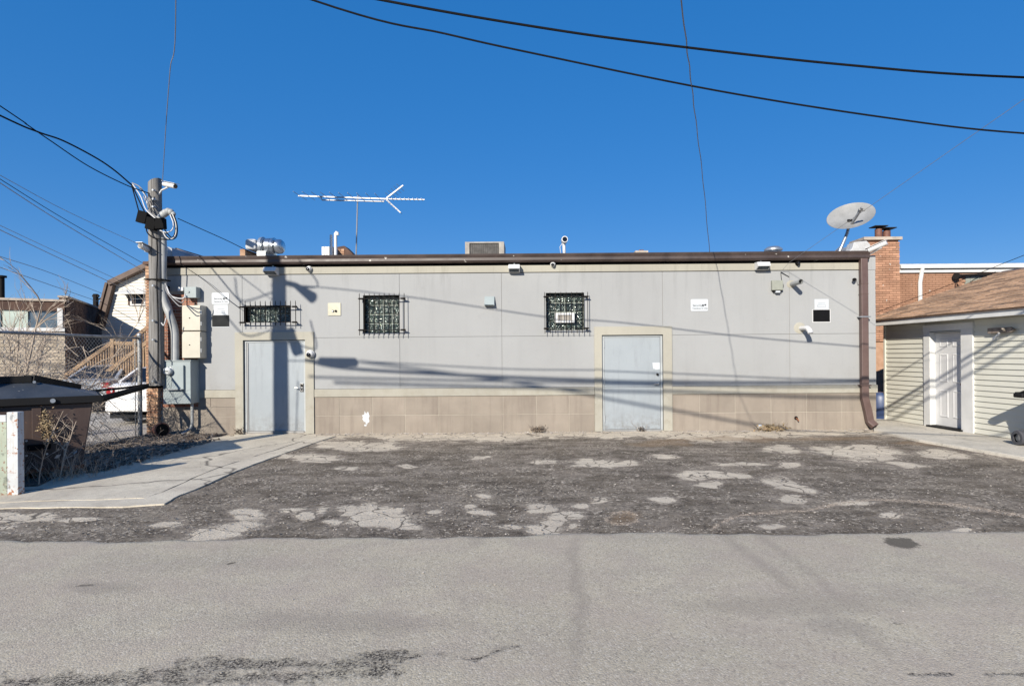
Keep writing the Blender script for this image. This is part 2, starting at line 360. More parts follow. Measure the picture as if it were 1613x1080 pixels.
def lot_mat():
    k = NT('broken_lot_paving')
    big = k.noise(0.8, 6, 0.62)
    dark = k.mix(k.ramp(big, [(0.35, 0), (0.66, 1)]), (0.072, 0.057, 0.043), (0.132, 0.106, 0.078))
    mid = k.noise(4.5, 6, 0.7)
    dark = k.mix(k.ramp(mid, [(0.46, 0.0), (0.70, 0.75)]), dark, (0.22, 0.187, 0.145))
    dust = k.noise(1.0, 5, 0.7, k.mapping((0.9, 3.2, 1)))
    dark = k.mix(k.ramp(dust, [(0.45, 0.0), (0.68, 0.75)]), dark, (0.28, 0.24, 0.19))
    g = k.noise(75, 3, 0.7)
    dark = k.mix(k.ramp(g, [(0.60, 0.0), (0.68, 0.7)]), dark, (0.50, 0.44, 0.375))
    dark = k.mix(k.ramp(g, [(0.30, 0.7), (0.42, 0.0)]), dark, (0.05, 0.043, 0.04))
    vc = k.voro(38, out='Color'); sv = k.n('ShaderNodeSeparateColor'); k.link(vc, sv.inputs[0])
    gz = k.ramp(k.noise(1.9, 6, 0.75), [(0.44, 0.05), (0.58, 1.0)])
    dark = k.mix(k.math('MULTIPLY', gz, k.ramp(sv.outputs[0], [(0.78, 0.0), (0.94, 0.9)])), dark, (0.55, 0.48, 0.39))
    fz = k.ramp(k.noise(110, 2, 0.6), [(0.58, 0.0), (0.64, 0.75)])
    dark = k.mix(k.math('MULTIPLY', gz, fz), dark, (0.50, 0.44, 0.36))
    dark = k.mix(k.ramp(sv.outputs[1], [(0.72, 0.0), (1.0, 0.8)]), dark, (0.045, 0.038, 0.033))
    pale = k.mix(k.ramp(k.noise(2.5, 5, 0.6), [(0.35, 0), (0.7, 1)]), (0.64, 0.56, 0.44), (0.48, 0.415, 0.33))
    pale = k.mix(k.ramp(k.noise(90, 2, 0.6), [(0.36, 0.6), (0.48, 0.0)]), pale, (0.22, 0.19, 0.16))
    pale = k.mix(k.ramp(k.noise(150, 2, 0.6), [(0.60, 0.0), (0.68, 0.5)]), pale, (0.76, 0.69, 0.58))
    warp = k.n('ShaderNodeTexNoise'); warp.inputs['Scale'].default_value = 2.6; warp.inputs['Detail'].default_value = 5
    k.link(k.pos, warp.inputs['Vector'])
    wv = k.n('ShaderNodeVectorMath', operation='MULTIPLY_ADD'); k.link(warp.outputs['Color'], wv.inputs[0])
    wv.inputs[1].default_value = (0.5, 0.5, 0); k.link(k.pos, wv.inputs[2])
    cr = k.voro(2.6, feature='DISTANCE_TO_EDGE', vec=wv.outputs[0])
    cell = k.n('ShaderNodeSeparateColor'); k.link(k.voro(2.6, out='Color', vec=wv.outputs[0]), cell.inputs[0])
    pale = k.mix(k.ramp(cr, [(0.008, 0.9), (0.03, 0.0)]), pale, (0.095, 0.08, 0.066))
    e = k.math('MULTIPLY', k.math('SUBTRACT', k.noise(4.5, 7, 0.78), 0.5), 1.5)
    e2 = k.math('MULTIPLY', k.math('SUBTRACT', k.noise(38, 5, 0.75), 0.5), 0.9)
    e3 = k.math('MULTIPLY', k.math('SUBTRACT', cell.outputs[0], 0.5), 0.55)
    f = k.math('ADD', k.attr('light'), k.math('ADD', e, k.math('ADD', e2, e3)))
    m = k.ramp(f, [(0.42, 0), (0.60, 1)])
    half = k.ramp(f, [(0.02, 0), (0.47, 0.60)])
    dark = k.mix(half, dark, (0.30, 0.255, 0.21))
    col = k.mix(m, dark, pale)
    s = k.math('ADD', k.attr('sand'), k.math('MULTIPLY', k.math('SUBTRACT', k.noise(32, 6, 0.85), 0.5), 4.2))
    sm = k.ramp(s, [(0.70, 0), (0.86, 0.9)])
    sandc = k.mix(k.ramp(k.noise(60, 3, 0.7), [(0.4, 0), (0.6, 1)]), (0.66, 0.53, 0.40), (0.20, 0.16, 0.12))
    col = k.mix(sm, col, sandc)
    r = k.math('ADD', k.attr('rusty'), k.math('MULTIPLY', k.math('SUBTRACT', k.noise(3.5, 5, 0.7), 0.5), 1.0))
    col = k.mix(k.ramp(r, [(0.5, 0), (1.2, 0.42)]), col, (0.24, 0.155, 0.085))
    h = k.math('ADD', k.math('MULTIPLY', m, 0.6), k.math('MULTIPLY', k.noise(60, 5, 0.75), 1.0))
    nb = k.bump(h, 0.7, 0.014)
    nb = k.bump(k.noise(9, 5, 0.65), 0.4, 0.03, nb)
    return k.fin(col, 0.93, 0, nb, 0.25)
M['lot'] = lot_mat()

def concrete_mat(name, a, b, crack=0.8, cs=0.9):
    k = NT(name)
    col = k.mix(k.ramp(k.noise(1.1, 6, 0.6), [(0.35, 0), (0.68, 1)]), a, b)
    col = k.mix(k.ramp(k.noise(2.6, 6, 0.75), [(0.50, 0.0), (0.70, 0.55)]), col, tuple(x * 0.7 for x in b))
    col = k.mix(k.ramp(k.noise(11, 5, 0.7), [(0.52, 0.0), (0.74, 0.6)]), col, tuple(x * 0.6 for x in b))
    col = k.mix(k.ramp(k.noise(120, 2, 0.6), [(0.36, 0.45), (0.48, 0.0)]), col, tuple(x * 0.5 for x in b))
    warp = k.n('ShaderNodeTexNoise'); warp.inputs['Scale'].default_value = 2.2
    k.link(k.pos, warp.inputs['Vector'])
    wv = k.n('ShaderNodeVectorMath', operation='MULTIPLY_ADD'); k.link(warp.outputs['Color'], wv.inputs[0])
    wv.inputs[1].default_value = (0.5, 0.5, 0); k.link(k.pos, wv.inputs[2])
    cr = k.voro(cs, feature='DISTANCE_TO_EDGE', vec=wv.outputs[0])
    col = k.mix(k.ramp(cr, [(0.003, crack), (0.010, 0.0)]), col, (0.07, 0.06, 0.055))
    nb = k.bump(k.noise(90, 4, 0.7), 0.35, 0.006)
    nb = k.bump(k.noise(5, 4, 0.6), 0.25, 0.02, nb)
    return k.fin(col, 0.9, 0, nb, 0.3)
M['concrete'] = concrete_mat('driveway_concrete', (0.62, 0.565, 0.46), (0.46, 0.41, 0.335), 0.8, 0.45)
M['apron'] = concrete_mat('apron_concrete', (0.58, 0.54, 0.47), (0.46, 0.43, 0.37), 0.3, 0.4)
M['dirt'] = pm('bare_dirt', (0.125, 0.105, 0.085), (0.07, 0.058, 0.048), 2.5, 0.95, bump=0.9, bscale=30, bdist=0.03,
               speck=((0.3, 0.27, 0.23), 40, 0.62))
M['gravel'] = pm('pale_gravel_ground', (0.52, 0.48, 0.42), (0.36, 0.33, 0.29), 1.5, 0.95, bump=0.8, bscale=45, bdist=0.02,
                 speck=((0.12, 0.11, 0.1), 55, 0.60))

def block_glass_mat():
    k = NT('greenish_glass_block')
    n = k.noise(26, 3, 0.6, dist=1.5)
    col = k.mix(k.ramp(n, [(0.45, 0), (0.68, 1)]), (0.006, 0.011, 0.010), (0.07, 0.10, 0.085))
    col = k.mix(k.ramp(k.noise(34, 2, 0.5), [(0.62, 0), (0.67, 0.95)]), col, (0.55, 0.62, 0.57))  # bright glints painted into the glass colour
    return k.fin(col, 0.08, 0, k.bump(n, 0.9, 0.02), 0.9)
M['block'] = block_glass_mat()
M['block_mortar'] = pm('block_mortar', (0.34, 0.37, 0.34), (0.16, 0.18, 0.16), 20, 0.85)

# ------------------------------------------------------------------ mesh builder
ORG = {}
def tag(o, label=None, cat=None, group=None, kind=None):
    if label: o['label'] = label
    if cat: o['category'] = cat
    if group: o['group'] = group
    if kind: o['kind'] = kind
    return o
def empty(name, loc, label, cat, group=None, rz=0.0):
    o = bpy.data.objects.new(name, None); C.objects.link(o)
    o.location = loc; o.rotation_euler = (0, 0, rz); o.empty_display_size = 0.1
    ORG[o.name] = Vector(loc) if rz == 0.0 else Vector((0, 0, 0))
    return tag(o, label, cat, group)
class MB:
    def __init__(s): s.v = []; s.f = []
    def add(s, vs_, fs_):
        b = len(s.v); s.v += [tuple(p) for p in vs_]; s.f += [tuple(i + b for i in f) for f in fs_]; return s
    def box(s, x0, x1, y0, y1, z0, z1):
        return s.add([(x0, y0, z0), (x1, y0, z0), (x1, y1, z0), (x0, y1, z0), (x0, y0, z1), (x1, y0, z1), (x1, y1, z1), (x0, y1, z1)],
                     [(0, 3, 2, 1), (4, 5, 6, 7), (0, 1, 5, 4), (1, 2, 6, 5), (2, 3, 7, 6), (3, 0, 4, 7)])
    def obox(s, c, size, rot=(0, 0, 0)):
        from mathutils import Euler
        m = Euler(rot).to_matrix(); c = Vector(c); a, b, d = (x / 2 for x in size)
        pts = [(-a, -b, -d), (a, -b, -d), (a, b, -d), (-a, b, -d), (-a, -b, d), (a, -b, d), (a, b, d), (-a, b, d)]
        return s.add([c + m @ Vector(p) for p in pts],
                     [(0, 3, 2, 1), (4, 5, 6, 7), (0, 1, 5, 4), (1, 2, 6, 5), (2, 3, 7, 6), (3, 0, 4, 7)])
    def beam(s, p0, p1, w, h):
        """rectangular bar from p0 to p1, w across, h in the up direction"""
        p0, p1 = Vector(p0), Vector(p1); d = (p1 - p0).normalized()
        up = Vector((0, 0, 1)) if abs(d.z) < 0.95 else Vector((0, 1, 0))
        a = d.cross(up).normalized() * (w / 2); b = a.cross(d).normalized() * (h / 2)
        q = []
        for p in (p0, p1): q += [p - a - b, p + a - b, p + a + b, p - a + b]
        return s.add(q, [(0, 1, 2, 3), (7, 6, 5, 4), (0, 4, 5, 1), (1, 5, 6, 2), (2, 6, 7, 3), (3, 7, 4, 0)])
    def tube(s, pts, r, n=6, cap=True):
        pts = [Vector(p) for p in pts]; m = len(pts)
        rs = r if hasattr(r, '__len__') else [r] * m
        ref = None; base = len(s.v)
        for i, p in enumerate(pts):
            d = (pts[min(i + 1, m - 1)] - pts[max(i - 1, 0)])
            d = d.normalized() if d.length > 1e-9 else Vector((0, 0, 1))
            if ref is None:
                ref = Vector((0, 0, 1)) if abs(d.z) < 0.9 else Vector((1, 0, 0))
            a = (ref - d * ref.dot(d))
            a = a.normalized() if a.length > 1e-6 else d.orthogonal().normalized()
            ref = a; b = d.cross(a)
            for k in range(n):
                t = 2 * math.pi * k / n
                s.v.append(tuple(p + (a * math.cos(t) + b * math.sin(t)) * rs[i]))
        for i in range(m - 1):
            for k in range(n):
                q = base + i * n; k2 = (k + 1) % n
                s.f.append((q + k, q + k2, q + n + k2, q + n + k))
        if cap:
            s.f.append(tuple(base + k for k in reversed(range(n))))
            s.f.append(tuple(base + (m - 1) * n + k for k in range(n)))
        return s
    def prism(s, poly, z0, z1):
        """vertical prism of a ccw xy polygon"""
        n = len(poly)
        vv = [(p[0], p[1], z0) for p in poly] + [(p[0], p[1], z1) for p in poly]
        ff = [tuple(reversed(range(n))), tuple(range(n, 2 * n))]
        ff += [(i, (i + 1) % n, n + (i + 1) % n, n + i) for i in range(n)]
        return s.add(vv, ff)
    def yprism(s, poly, y0, y1):
        """prism of an xz polygon extruded along y"""
        n = len(poly)
        vv = [(p[0], y0, p[1]) for p in poly] + [(p[0], y1, p[1]) for p in poly]
        ff = [tuple(range(n)), tuple(reversed(range(n, 2 * n)))]
        ff += [(i, n + i, n + (i + 1) % n, (i + 1) % n) for i in range(n)]
        return s.add(vv, ff)
    def xprism(s, poly, x0, x1):
        n = len(poly)
        vv = [(x0, p[0], p[1]) for p in poly] + [(x1, p[0], p[1]) for p in poly]
        ff = [tuple(reversed(range(n))), tuple(range(n, 2 * n))]
        ff += [(i, (i + 1) % n, n + (i + 1) % n, n + i) for i in range(n)]
        return s.add(vv, ff)
    def ball(s, c, r, n=10, m=6, sc=(1, 1, 1)):
        c = Vector(c); vv = []
        for i in range(m + 1):
            ph = math.pi * i / m
            for k in range(n):
                t = 2 * math.pi * k / n
                vv.append(c + Vector((r * sc[0] * math.sin(ph) * math.cos(t), r * sc[1] * math.sin(ph) * math.sin(t), r * sc[2] * math.cos(ph))))
        ff = [(i * n + k, (i + 1) * n + k, (i + 1) * n + (k + 1) % n, i * n + (k + 1) % n) for i in range(m) for k in range(n)]
        return s.add(vv, ff)
    def build(s, name, mat, parent=None, smooth=False, bevel=0.0, seg=2, mesh_only=False):
        off = ORG.get(parent.name, Vector((0, 0, 0))) if parent else Vector((0, 0, 0))
        me = bpy.data.meshes.new(name)
        me.from_pydata([(p[0] - off.x, p[1] - off.y, p[2] - off.z) for p in s.v], [], s.f)
        me.materials.append(mat)
        me.update()
        if smooth:
            me.polygons.foreach_set('use_smooth', [True] * len(me.polygons))
            try: me.set_sharp_from_angle(angle=R(40))
            except Exception: pass
        if mesh_only: return me
        o = bpy.data.objects.new(name, me); C.objects.link(o)
        if parent: o.parent = parent
        ORG[o.name] = off
        if bevel:
            b = o.modifiers.new('bevel', 'BEVEL'); b.width = bevel; b.segments = seg; b.limit_method = 'ANGLE'
        return o
def child_copy(src, parent, loc, rz=0.0):
    """another piece that shares the mesh of src, moved to loc (world)"""
    o = src.copy(); C.objects.link(o); o.parent = parent
    off = ORG.get(parent.name, Vector((0, 0, 0)))
    o.location = Vector(loc) - off; ORG[o.name] = off
    return o
def copy_tree(o, parent=None):
    c = o.copy(); C.objects.link(c)
    if parent: c.parent = parent
    for ch in [x for x in bpy.data.objects if x.parent == o]:
        copy_tree(ch, c)
    return c
def rects_minus(rect, holes):
    """split rect (x0,x1,z0,z1) into rects that avoid holes"""
    out = [rect]
    for h in holes:
        nxt = []
        for r in out:
            x0, x1, z0, z1 = r
            a0, a1, b0, b1 = max(x0, h[0]), min(x1, h[1]), max(z0, h[2]), min(z1, h[3])
            if a0 >= a1 or b0 >= b1: nxt.append(r); continue
            if z0 < b0: nxt.append((x0, x1, z0, b0))
            if b1 < z1: nxt.append((x0, x1, b1, z1))
            if x0 < a0: nxt.append((x0, a0, b0, b1))
            if a1 < x1: nxt.append((a1, x1, b0, b1))
        out = nxt
    return [r for r in out if r[1] - r[0] > 0.004 and r[3] - r[2] > 0.004]
def arc(pts, n=8):
    """Catmull-Rom through pts"""
    pts = [Vector(p) for p in pts]
    q = [pts[0] * 2 - pts[1]] + pts + [pts[-1] * 2 - pts[-2]]
    out = []
    for i in range(1, len(q) - 2):
        p0, p1, p2, p3 = q[i - 1], q[i], q[i + 1], q[i + 2]
        for k in range(n):
            t = k / n
            out.append(0.5 * ((2 * p1) + (p2 - p0) * t + (2 * p0 - 5 * p1 + 4 * p2 - p3) * t * t + (-p0 + 3 * p1 - 3 * p2 + p3) * t ** 3))
    out.append(pts[-1]); return out

# ================================================================== GROUND
mb = MB(); mb.add([(-400, -60, -0.02), (400, -60, -0.02), (400, 700, -0.02), (-400, 700, -0.02)], [(0, 1, 2, 3)])
tag(mb.build('ground', M['dirt']), 'bare earth ground reaching past the buildings', kind='structure')

def grid_sheet(name, mat, xs, ys, zf, attrs):
    nx, ny = len(xs), len(ys)
    X, Y = np.meshgrid(xs, ys)
    Z = zf(X, Y)
    co = np.stack([X, Y, Z], -1).reshape(-1, 3)
    idx = np.arange(nx * ny).reshape(ny, nx)
    fc = np.stack([idx[:-1, :-1], idx[:-1, 1:], idx[1:, 1:], idx[1:, :-1]], -1).reshape(-1, 4)
    me = bpy.data.meshes.new(name)
    me.vertices.add(len(co)); me.vertices.foreach_set('co', co.ravel())
    me.loops.add(fc.size); me.loops.foreach_set('vertex_index', fc.ravel().astype(np.int32))
    me.polygons.add(len(fc)); me.polygons.foreach_set('loop_start', np.arange(0, fc.size, 4, dtype=np.int32))
    me.update(calc_edges=True)
    me.polygons.foreach_set('use_smooth', [True] * len(fc))
    # photo pixel of every vertex, to lay the stains and marks out where they lie
    yy = np.maximum(Y, 0.5); a = X * F / yy; b = HCAM * F / yy
    U, V = 840 + a + T * b, 560 + b - T * a
    for an, fn in attrs.items():
        at = me.attributes.new(an, 'FLOAT', 'POINT')
        at.data.foreach_set('value', fn(U, V, X, Y).astype(np.float32).ravel())
    me.materials.append(mat)
    o = bpy.data.objects.new(name, me); C.objects.link(o)
    return tag(o, kind='structure')
_ph = rng.uniform(0, 6.28, (2, 5, 6)); _kd = rng.normal(0, 1, (2, 5, 6, 2))
def warp(X, Y, j):
    out = np.zeros_like(X)
    for o_ in range(5):
        f = 1.1 * 2 ** o_
        for q_ in range(6):
            out += np.sin((X * _kd[j, o_, q_, 0] + Y * _kd[j, o_, q_, 1]) * f + _ph[j, o_, q_]) * 0.62 ** o_ / 3.2
    return out
def blobs(lst, wu=17.0, wv=4.2):
    def fn(U, V, X, Y):
        U = U + wu * warp(X, Y, 0); V = V + wv * warp(X, Y, 1)
        out = np.zeros_like(U)
        for b in lst:
            u, v, ru, rv = b[:4]; sk = b[4] if len(b) > 4 else 0.0
            dv = V - v - sk * (U - u)
            d = np.sqrt(((U - u) / ru) ** 2 + (dv / rv) ** 2)
            out = np.maximum(out, np.clip(1.5 - d * .92, 0, 1))
        return out
    return fn
def lines(lst):
    def fn(U, V, X, Y):
        U = U + 5 * warp(X, Y, 0); V = V + 1.6 * warp(X, Y, 1)
        out = np.zeros_like(U)
        for pts, w in lst:
            for (u0, v0), (u1, v1) in zip(pts[:-1], pts[1:]):
                L = (u1 - u0) ** 2 + (v1 - v0) ** 2
                t = np.clip(((U - u0) * (u1 - u0) + (V - v0) * (v1 - v0)) / L, 0, 1)
                d = np.hypot(U - u0 - t * (u1 - u0), (V - v0 - t * (v1 - v0)) * 1.0)
                out = np.maximum(out, np.clip(1 - d / w, 0, 1))
        return out
    return fn
def vsum(*fs):
    return lambda U, V, X, Y: np.clip(np.maximum.reduce([f(U, V, X, Y) for f in fs]), 0, 1)

light_blobs = [(579, 812, 42, 15, -.15), (622, 821, 28, 8), (641, 830, 20, 5.5), (616, 806, 15, 6), (545, 803, 20, 5),
    (843, 829, 33, 10), (886, 826, 13, 6), (833, 797, 18, 6.5), (878, 811, 27, 6), (750, 806, 12, 4), (789, 826, 14, 4), (769, 779, 12, 4),
    (929, 786, 16, 4), (896, 794, 12, 3.5), (738, 797, 9, 3), (1036, 786, 18, 6), (874, 725, 26, 4), (944, 730, 38, 6), (999, 731, 24, 3.5),
    (750, 719, 12, 3.5), (1061, 720, 28, 4), (1244, 709, 34, 5.5), (1345, 713, 62, 8, .07), (1131, 746, 50, 5), (1120, 758, 22, 4.5),
    (1235, 760, 42, 9, .15), (1275, 772, 32, 5, .1), (1174, 727, 34, 3), (1262, 786, 28, 4, .1), (1481, 719, 30, 6, .05), (1207, 826, 26, 7),
    (1345, 795, 36, 3.5), (1407, 813, 18, 4), (1524, 837, 18, 3), (355, 832, 52, 10, -.2), (387, 812, 24, 7), (470, 812, 22, 7), (501, 806, 12, 5),
    (512, 823, 20, 5), (492, 722, 36, 6), (18, 818, 26, 8), (60, 818, 20, 6), (10, 833, 20, 3), (690, 807, 12, 3), (640, 735, 16, 3),
    (1235, 732, 20, 2.5), (1420, 728, 30, 3.5, .06), (545, 700, 60, 6), (250, 828, 30, 3.5, -.1), (130, 822, 36, 3.5, -.05), (560, 740, 18, 3.5)]
def wall_side(U, V, X, Y):
    # paler, sandier paving along the foot of the wall and along the garage apron
    a = np.clip((Y - 10.75 - 0.28 * np.sin(X * 1.3) - 0.15 * np.sin(X * 3.1)) / 0.8, 0, 1) * 0.95
    xe = 8.62 - 0.081 * (Y - 11.2)
    b = np.clip((X - (xe - 1.75) - 0.1 * np.sin(Y * 4)) / 0.6, 0, 1) * 0.9
    return np.maximum(a, b)
sand_lines = [([(1118, 836), (1135, 824), (1152, 814), (1180, 808), (1230, 806), (1270, 804), (1330, 793), (1380, 788), (1450, 790), (1520, 797), (1613, 812), (1700, 822)], 5.5),
              ([(950, 817), (962, 808), (985, 806), (1000, 812), (1006, 820), (985, 826), (960, 824), (950, 817)], 6)]
dark_pull = blobs([(790, 700, 90, 5), (1100, 700, 60, 3)])
xs = np.arange(-14.5, 16.01, 0.045); ys = np.arange(4.9, 12.6, 0.045)
def lotz(X, Y):
    return 0.008 + 0.003 * np.sin(X * 1.7 + Y * 0.8) + 0.003 * np.sin(X * 0.7 - Y * 2.1) + 0.002 * np.sin(X * 5.1 + Y * 4.3)
o = grid_sheet('parking_lot', M['lot'], xs, ys, lotz, {
    'light': vsum(blobs(light_blobs), wall_side),
    'sand': lines(sand_lines),
    'rusty': blobs([(1180, 693, 110, 5), (1330, 690, 60, 5), (978, 815, 30, 10), (1450, 700, 50, 5), (1060, 697, 60, 4)])})
tag(o, 'dark broken asphalt lot with pale worn patches before the wall')

# the alley, with a slightly wavering edge against the lot
xs = np.concatenate([[-120, -60, -30], np.arange(-14, 14.01, 0.05), [30, 60, 120]])
tt = np.concatenate([[-14, -8, -2, 1.0], np.arange(2.2, 5.21, 0.045)])
def alley():
    nx, ny = len(xs), len(tt)
    edge = 5.19 + 0.035 * np.sin(xs * 2.1) + 0.03 * np.sin(xs * 0.9 + 1) + 0.018 * np.sin(xs * 7.3) + 0.012 * np.sin(xs * 17.0) + 0.006 * xs.clip(-14, 14)
    X, Y = np.meshgrid(xs, tt)
    Y = np.where(Y > 3.0, 3.0 + (Y - 3.0) * (edge[None, :] - 3.0) / (tt[-1] - 3.0), Y)
    return X, Y
AX, AY = alley()
def alleyz(X, Y):
    z = 0.034 + 0.003 * np.sin(X * 1.3) + 0.002 * np.sin(Y * 3 + X)
    z[-1, :] = 0.008; z[-2, :] -= 0.006
    return z
_mg = np.meshgrid
np.meshgrid = lambda a, b: (AX, AY)
o = grid_sheet('alley_road', M['asphalt'], xs, tt, alleyz, {
    'ravel': vsum(lines([([(0, 1090), (180, 1078), (300, 1062), (420, 1055), (560, 1052), (640, 1048)], 26),
                         ([(270, 1050), (330, 1045), (430, 1056)], 14), ([(560, 1038), (620, 1030), (700, 1042)], 8),
                         ([(540, 1043), (600, 1038), (700, 1037), (745, 1050), (790, 1030), (820, 1027)], 9),
                         ([(910, 1017), (940, 1014)], 5), ([(1410, 1065), (1450, 1072), (1500, 1070)], 10),
                         ([(1550, 1072), (1590, 1070), (1620, 1070)], 10), ([(980, 1070), (1010, 1072)], 7), ([(1330, 1034), (1345, 1038)], 5),
                         ([(1050, 1020), (1075, 1026)], 4)]),
                  lines([([(0, 1085), (200, 1082), (500, 1070), (620, 1064)], 34)])),
    'oil': blobs([(1421, 859, 26, 7.5, .12), (362, 893, 6, 2), (138, 931, 14, 2.4, .1), (1417, 991, 7, 2), (1283, 988, 6, 2)], 2, 1),
    'dark_marks': vsum(blobs([(738, 852, 14, 14), (1330, 993, 60, 14, .15), (905, 960, 13, 130), (150, 935, 60, 10), (520, 985, 200, 20), (1250, 960, 200, 18)]),  # stains, plus darker bands running up and slanting across the road
                  lines([([(1130, 845), (1220, 915), (1290, 965), (1400, 1040)], 17), ([(1190, 845), (1290, 920), (1345, 985)], 14)]))})
np.meshgrid = _mg
tag(o, 'pale worn asphalt alley across the foreground')

def sheet(name, pts, z0, z1, mat, label, kind='structure', bevel=0.0):
    m = MB(); m.prism([(p[0], p[1]) for p in pts], z0, z1)
    ob = m.build(name, mat, bevel=bevel)
    return tag(ob, label, kind=kind)
def cc(poly):
    a = sum(poly[i][0] * poly[(i + 1) % len(poly)][1] - poly[(i + 1) % len(poly)][0] * poly[i][1] for i in range(len(poly)))
    return poly if a > 0 else poly[::-1]
def wig(pts, amp, n=8):
    out = []
    for a, b in zip(pts[:-1], pts[1:]):
        a, b = Vector(a), Vector(b)
        for k in range(n):
            t = k / n; p = a.lerp(b, t)
            out.append(p + Vector((random.uniform(-amp, amp), random.uniform(-amp, amp), 0)))
    out.append(Vector(pts[-1])); return out
# concrete driveway curving from the alley up to the left door
crack = [G(u, v) for u, v in [(500, 688), (440, 708), (393, 722), (330, 743), (257, 776), (228, 786), (150, 789), (60, 791), (-60, 796)]]
outer = [G(u, v) for u, v in [(528, 688), (470, 708), (420, 725), (393, 736), (330, 762), (285, 782), (257, 796), (190, 801), (90, 802), (0, 803), (-60, 805)]]
inner = [G(u, v) for u, v in [(-60, 778), (31, 772), (110, 742), (200, 718), (260, 704), (325, 691), (370, 688)]]
main = wig(crack, 0.02, 5) + [p for p in inner] + [Vector((-6.4, 12.2, 0)), Vector((-4.68, 12.2, 0))]
sheet('driveway', cc(main), -0.01, 0.020, M['concrete'], 'pale concrete driveway slab sloping from the alley to the left door')
crk2 = [p + Vector((0.03, -0.045, 0)) for p in wig(crack, 0.012, 5)]
sheet('driveway_edge_strip', cc(crk2 + [p for p in reversed(wig(outer, 0.02, 3))]), -0.01, 0.024, M['concrete'],
      'narrow cracked concrete strip along the driveway edge')
# dirt verge between driveway and fence
verge = [G(u, v) for u, v in [(60, 768), (110, 744), (200, 720), (260, 706), (325, 693)]] + [Vector((-6.6, 12.24, 0)), Vector((-8.3, 12.24, 0)), Vector((-8.25, 7.0, 0))]
sheet('dirt_verge', cc(verge), -0.012, 0.036, M['dirt'], 'dark littered dirt verge beside the chain link fence')
# neighbour's yard beyond the fence
sheet('neighbour_yard', [(-60, 6.0), (-8.28, 6.0), (-8.28, 60), (-60, 60)], -0.015, 0.012, M['gravel'], 'pale gravel yard beyond the fence')
# garage apron
ap = [G(u, v, 0.06) for u, v in [(1376, 676), (1448, 692), (1549, 708.5), (1640, 724), (1760, 748)]]
ap2 = [Vector((9.6 - 0.081 * y, y, 0)) for y in (6.0, 13.9)]
sheet('garage_apron', cc([ap[-1] + Vector((0.0, -1.5, 0))] + ap[::-1] + [Vector((7.38, 12.4, 0)), Vector((7.38, 13.9, 0)), ap2[1], ap2[0]]), -0.01, 0.06, M['apron'],
      'smooth pale concrete apron along the garage wall', bevel=0.01)

# ================================================================== MAIN BUILDING
def zx(u, v, y=D):
    p = P(u, v, y); return p.x, p.z
bld = empty('commercial_building', (-0.5, D, 0), 'long one storey flat roofed building with grey stucco front and tan base', 'building')
XL, XR = -8.30, 7.35
DOOR1 = (-6.21, -4.88, 0.055, 2.03); SUR1 = (-6.38, -4.70, 0.0, 2.20)
DOOR2 = (1.47, 2.78, 0.03, 2.08);   SUR2 = (1.31, 2.97, 0.0, 2.258)
WINS = [(-6.20, -5.19, 2.404, 2.77), (-3.64, -2.87, 2.166, 2.97), (0.28, 1.10, 2.19, 2.992)]
BRZ = (-7.87, -7.19, 0.6, 3.08)
# core wall with openings
m = MB()
for r in rects_minus((XL + 0.02, XR - 0.01, 0.0, 3.62), [DOOR1, DOOR2] + WINS):
    m.box(r[0], r[1], D + 0.012, D + 0.30, r[2], r[3])
m.build('wall', M['mortar'], bld)
m = MB()
m.box(XL + 0.02, XL + 0.3, D + 0.301, 34, 0, 3.62); m.box(XR - 0.3, XR - 0.01, D + 0.301, 34, 0, 3.62); m.box(XL + 0.31, XR - 0.31, 33.7, 34, 0, 3.62)
m.box(XL + 0.31, XR - 0.31, D + 0.32, D + 0.36, 0.0, 3.6)
m.build('side_wall', M['brick_red'], bld)
MB().box(XL + 0.01, XR - 0.005, D + 0.05, 34.01, 3.625, 3.74).build('roof_deck', M['roof'], bld)
# stucco panels between seams
seams = [-6.23, -2.86, -0.67, 2.78, 5.50]
holes = [SUR1, SUR2] + WINS
def panel(x0, x1, z0, z1, extra=[]):
    g = 0.0035
    m = MB()
    for r in rects_minus((x0 + g, x1 - g, z0 + g, z1 - g), holes + extra):
        m.add([(r[0], D, r[2]), (r[1], D, r[2]), (r[1], D, r[3]), (r[0], D, r[3])], [(0, 1, 2, 3)])
    # returns at the panel's outer edges
    a0, a1, b0, b1 = x0 + g, x1 - g, z0 + g, z1 - g
    m.add([(a0, D, b0), (a0, D + .012, b0), (a0, D + .012, b1), (a0, D, b1)], [(0, 3, 2, 1)])
    m.add([(a1, D, b0), (a1, D + .012, b0), (a1, D + .012, b1), (a1, D, b1)], [(0, 1, 2, 3)])
    m.add([(a0, D, b1), (a1, D, b1), (a1, D + .012, b1), (a0, D + .012, b1)], [(0, 1, 2, 3)])
    m.add([(a0, D, b0), (a1, D, b0), (a1, D + .012, b0), (a0, D + .012, b0)], [(3, 2, 1, 0)])
    # reveal of each window
    for h in WINS:
        if h[0] >= x0 - 0.05 and h[1] <= x1 + 0.05 and h[2] >= z0 - 0.05:
            c = (h[0], h[1], h[2], h[3])
            m.add([(c[0], D, c[2]), (c[0], D + .2, c[2]), (c[0], D + .2, c[3]), (c[0], D, c[3])], [(0, 1, 2, 3)])
            m.add([(c[1], D, c[2]), (c[1], D + .2, c[2]), (c[1], D + .2, c[3]), (c[1], D, c[3])], [(3, 2, 1, 0)])
            m.add([(c[0], D, c[3]), (c[1], D, c[3]), (c[1], D + .2, c[3]), (c[0], D + .2, c[3])], [(3, 2, 1, 0)])
            m.add([(c[0], D, c[2]), (c[1], D, c[2]), (c[1], D + .2, c[2]), (c[0], D + .2, c[2])], [(0, 1, 2, 3)])
    return m.build('stucco_panel', M['stucco'], bld)
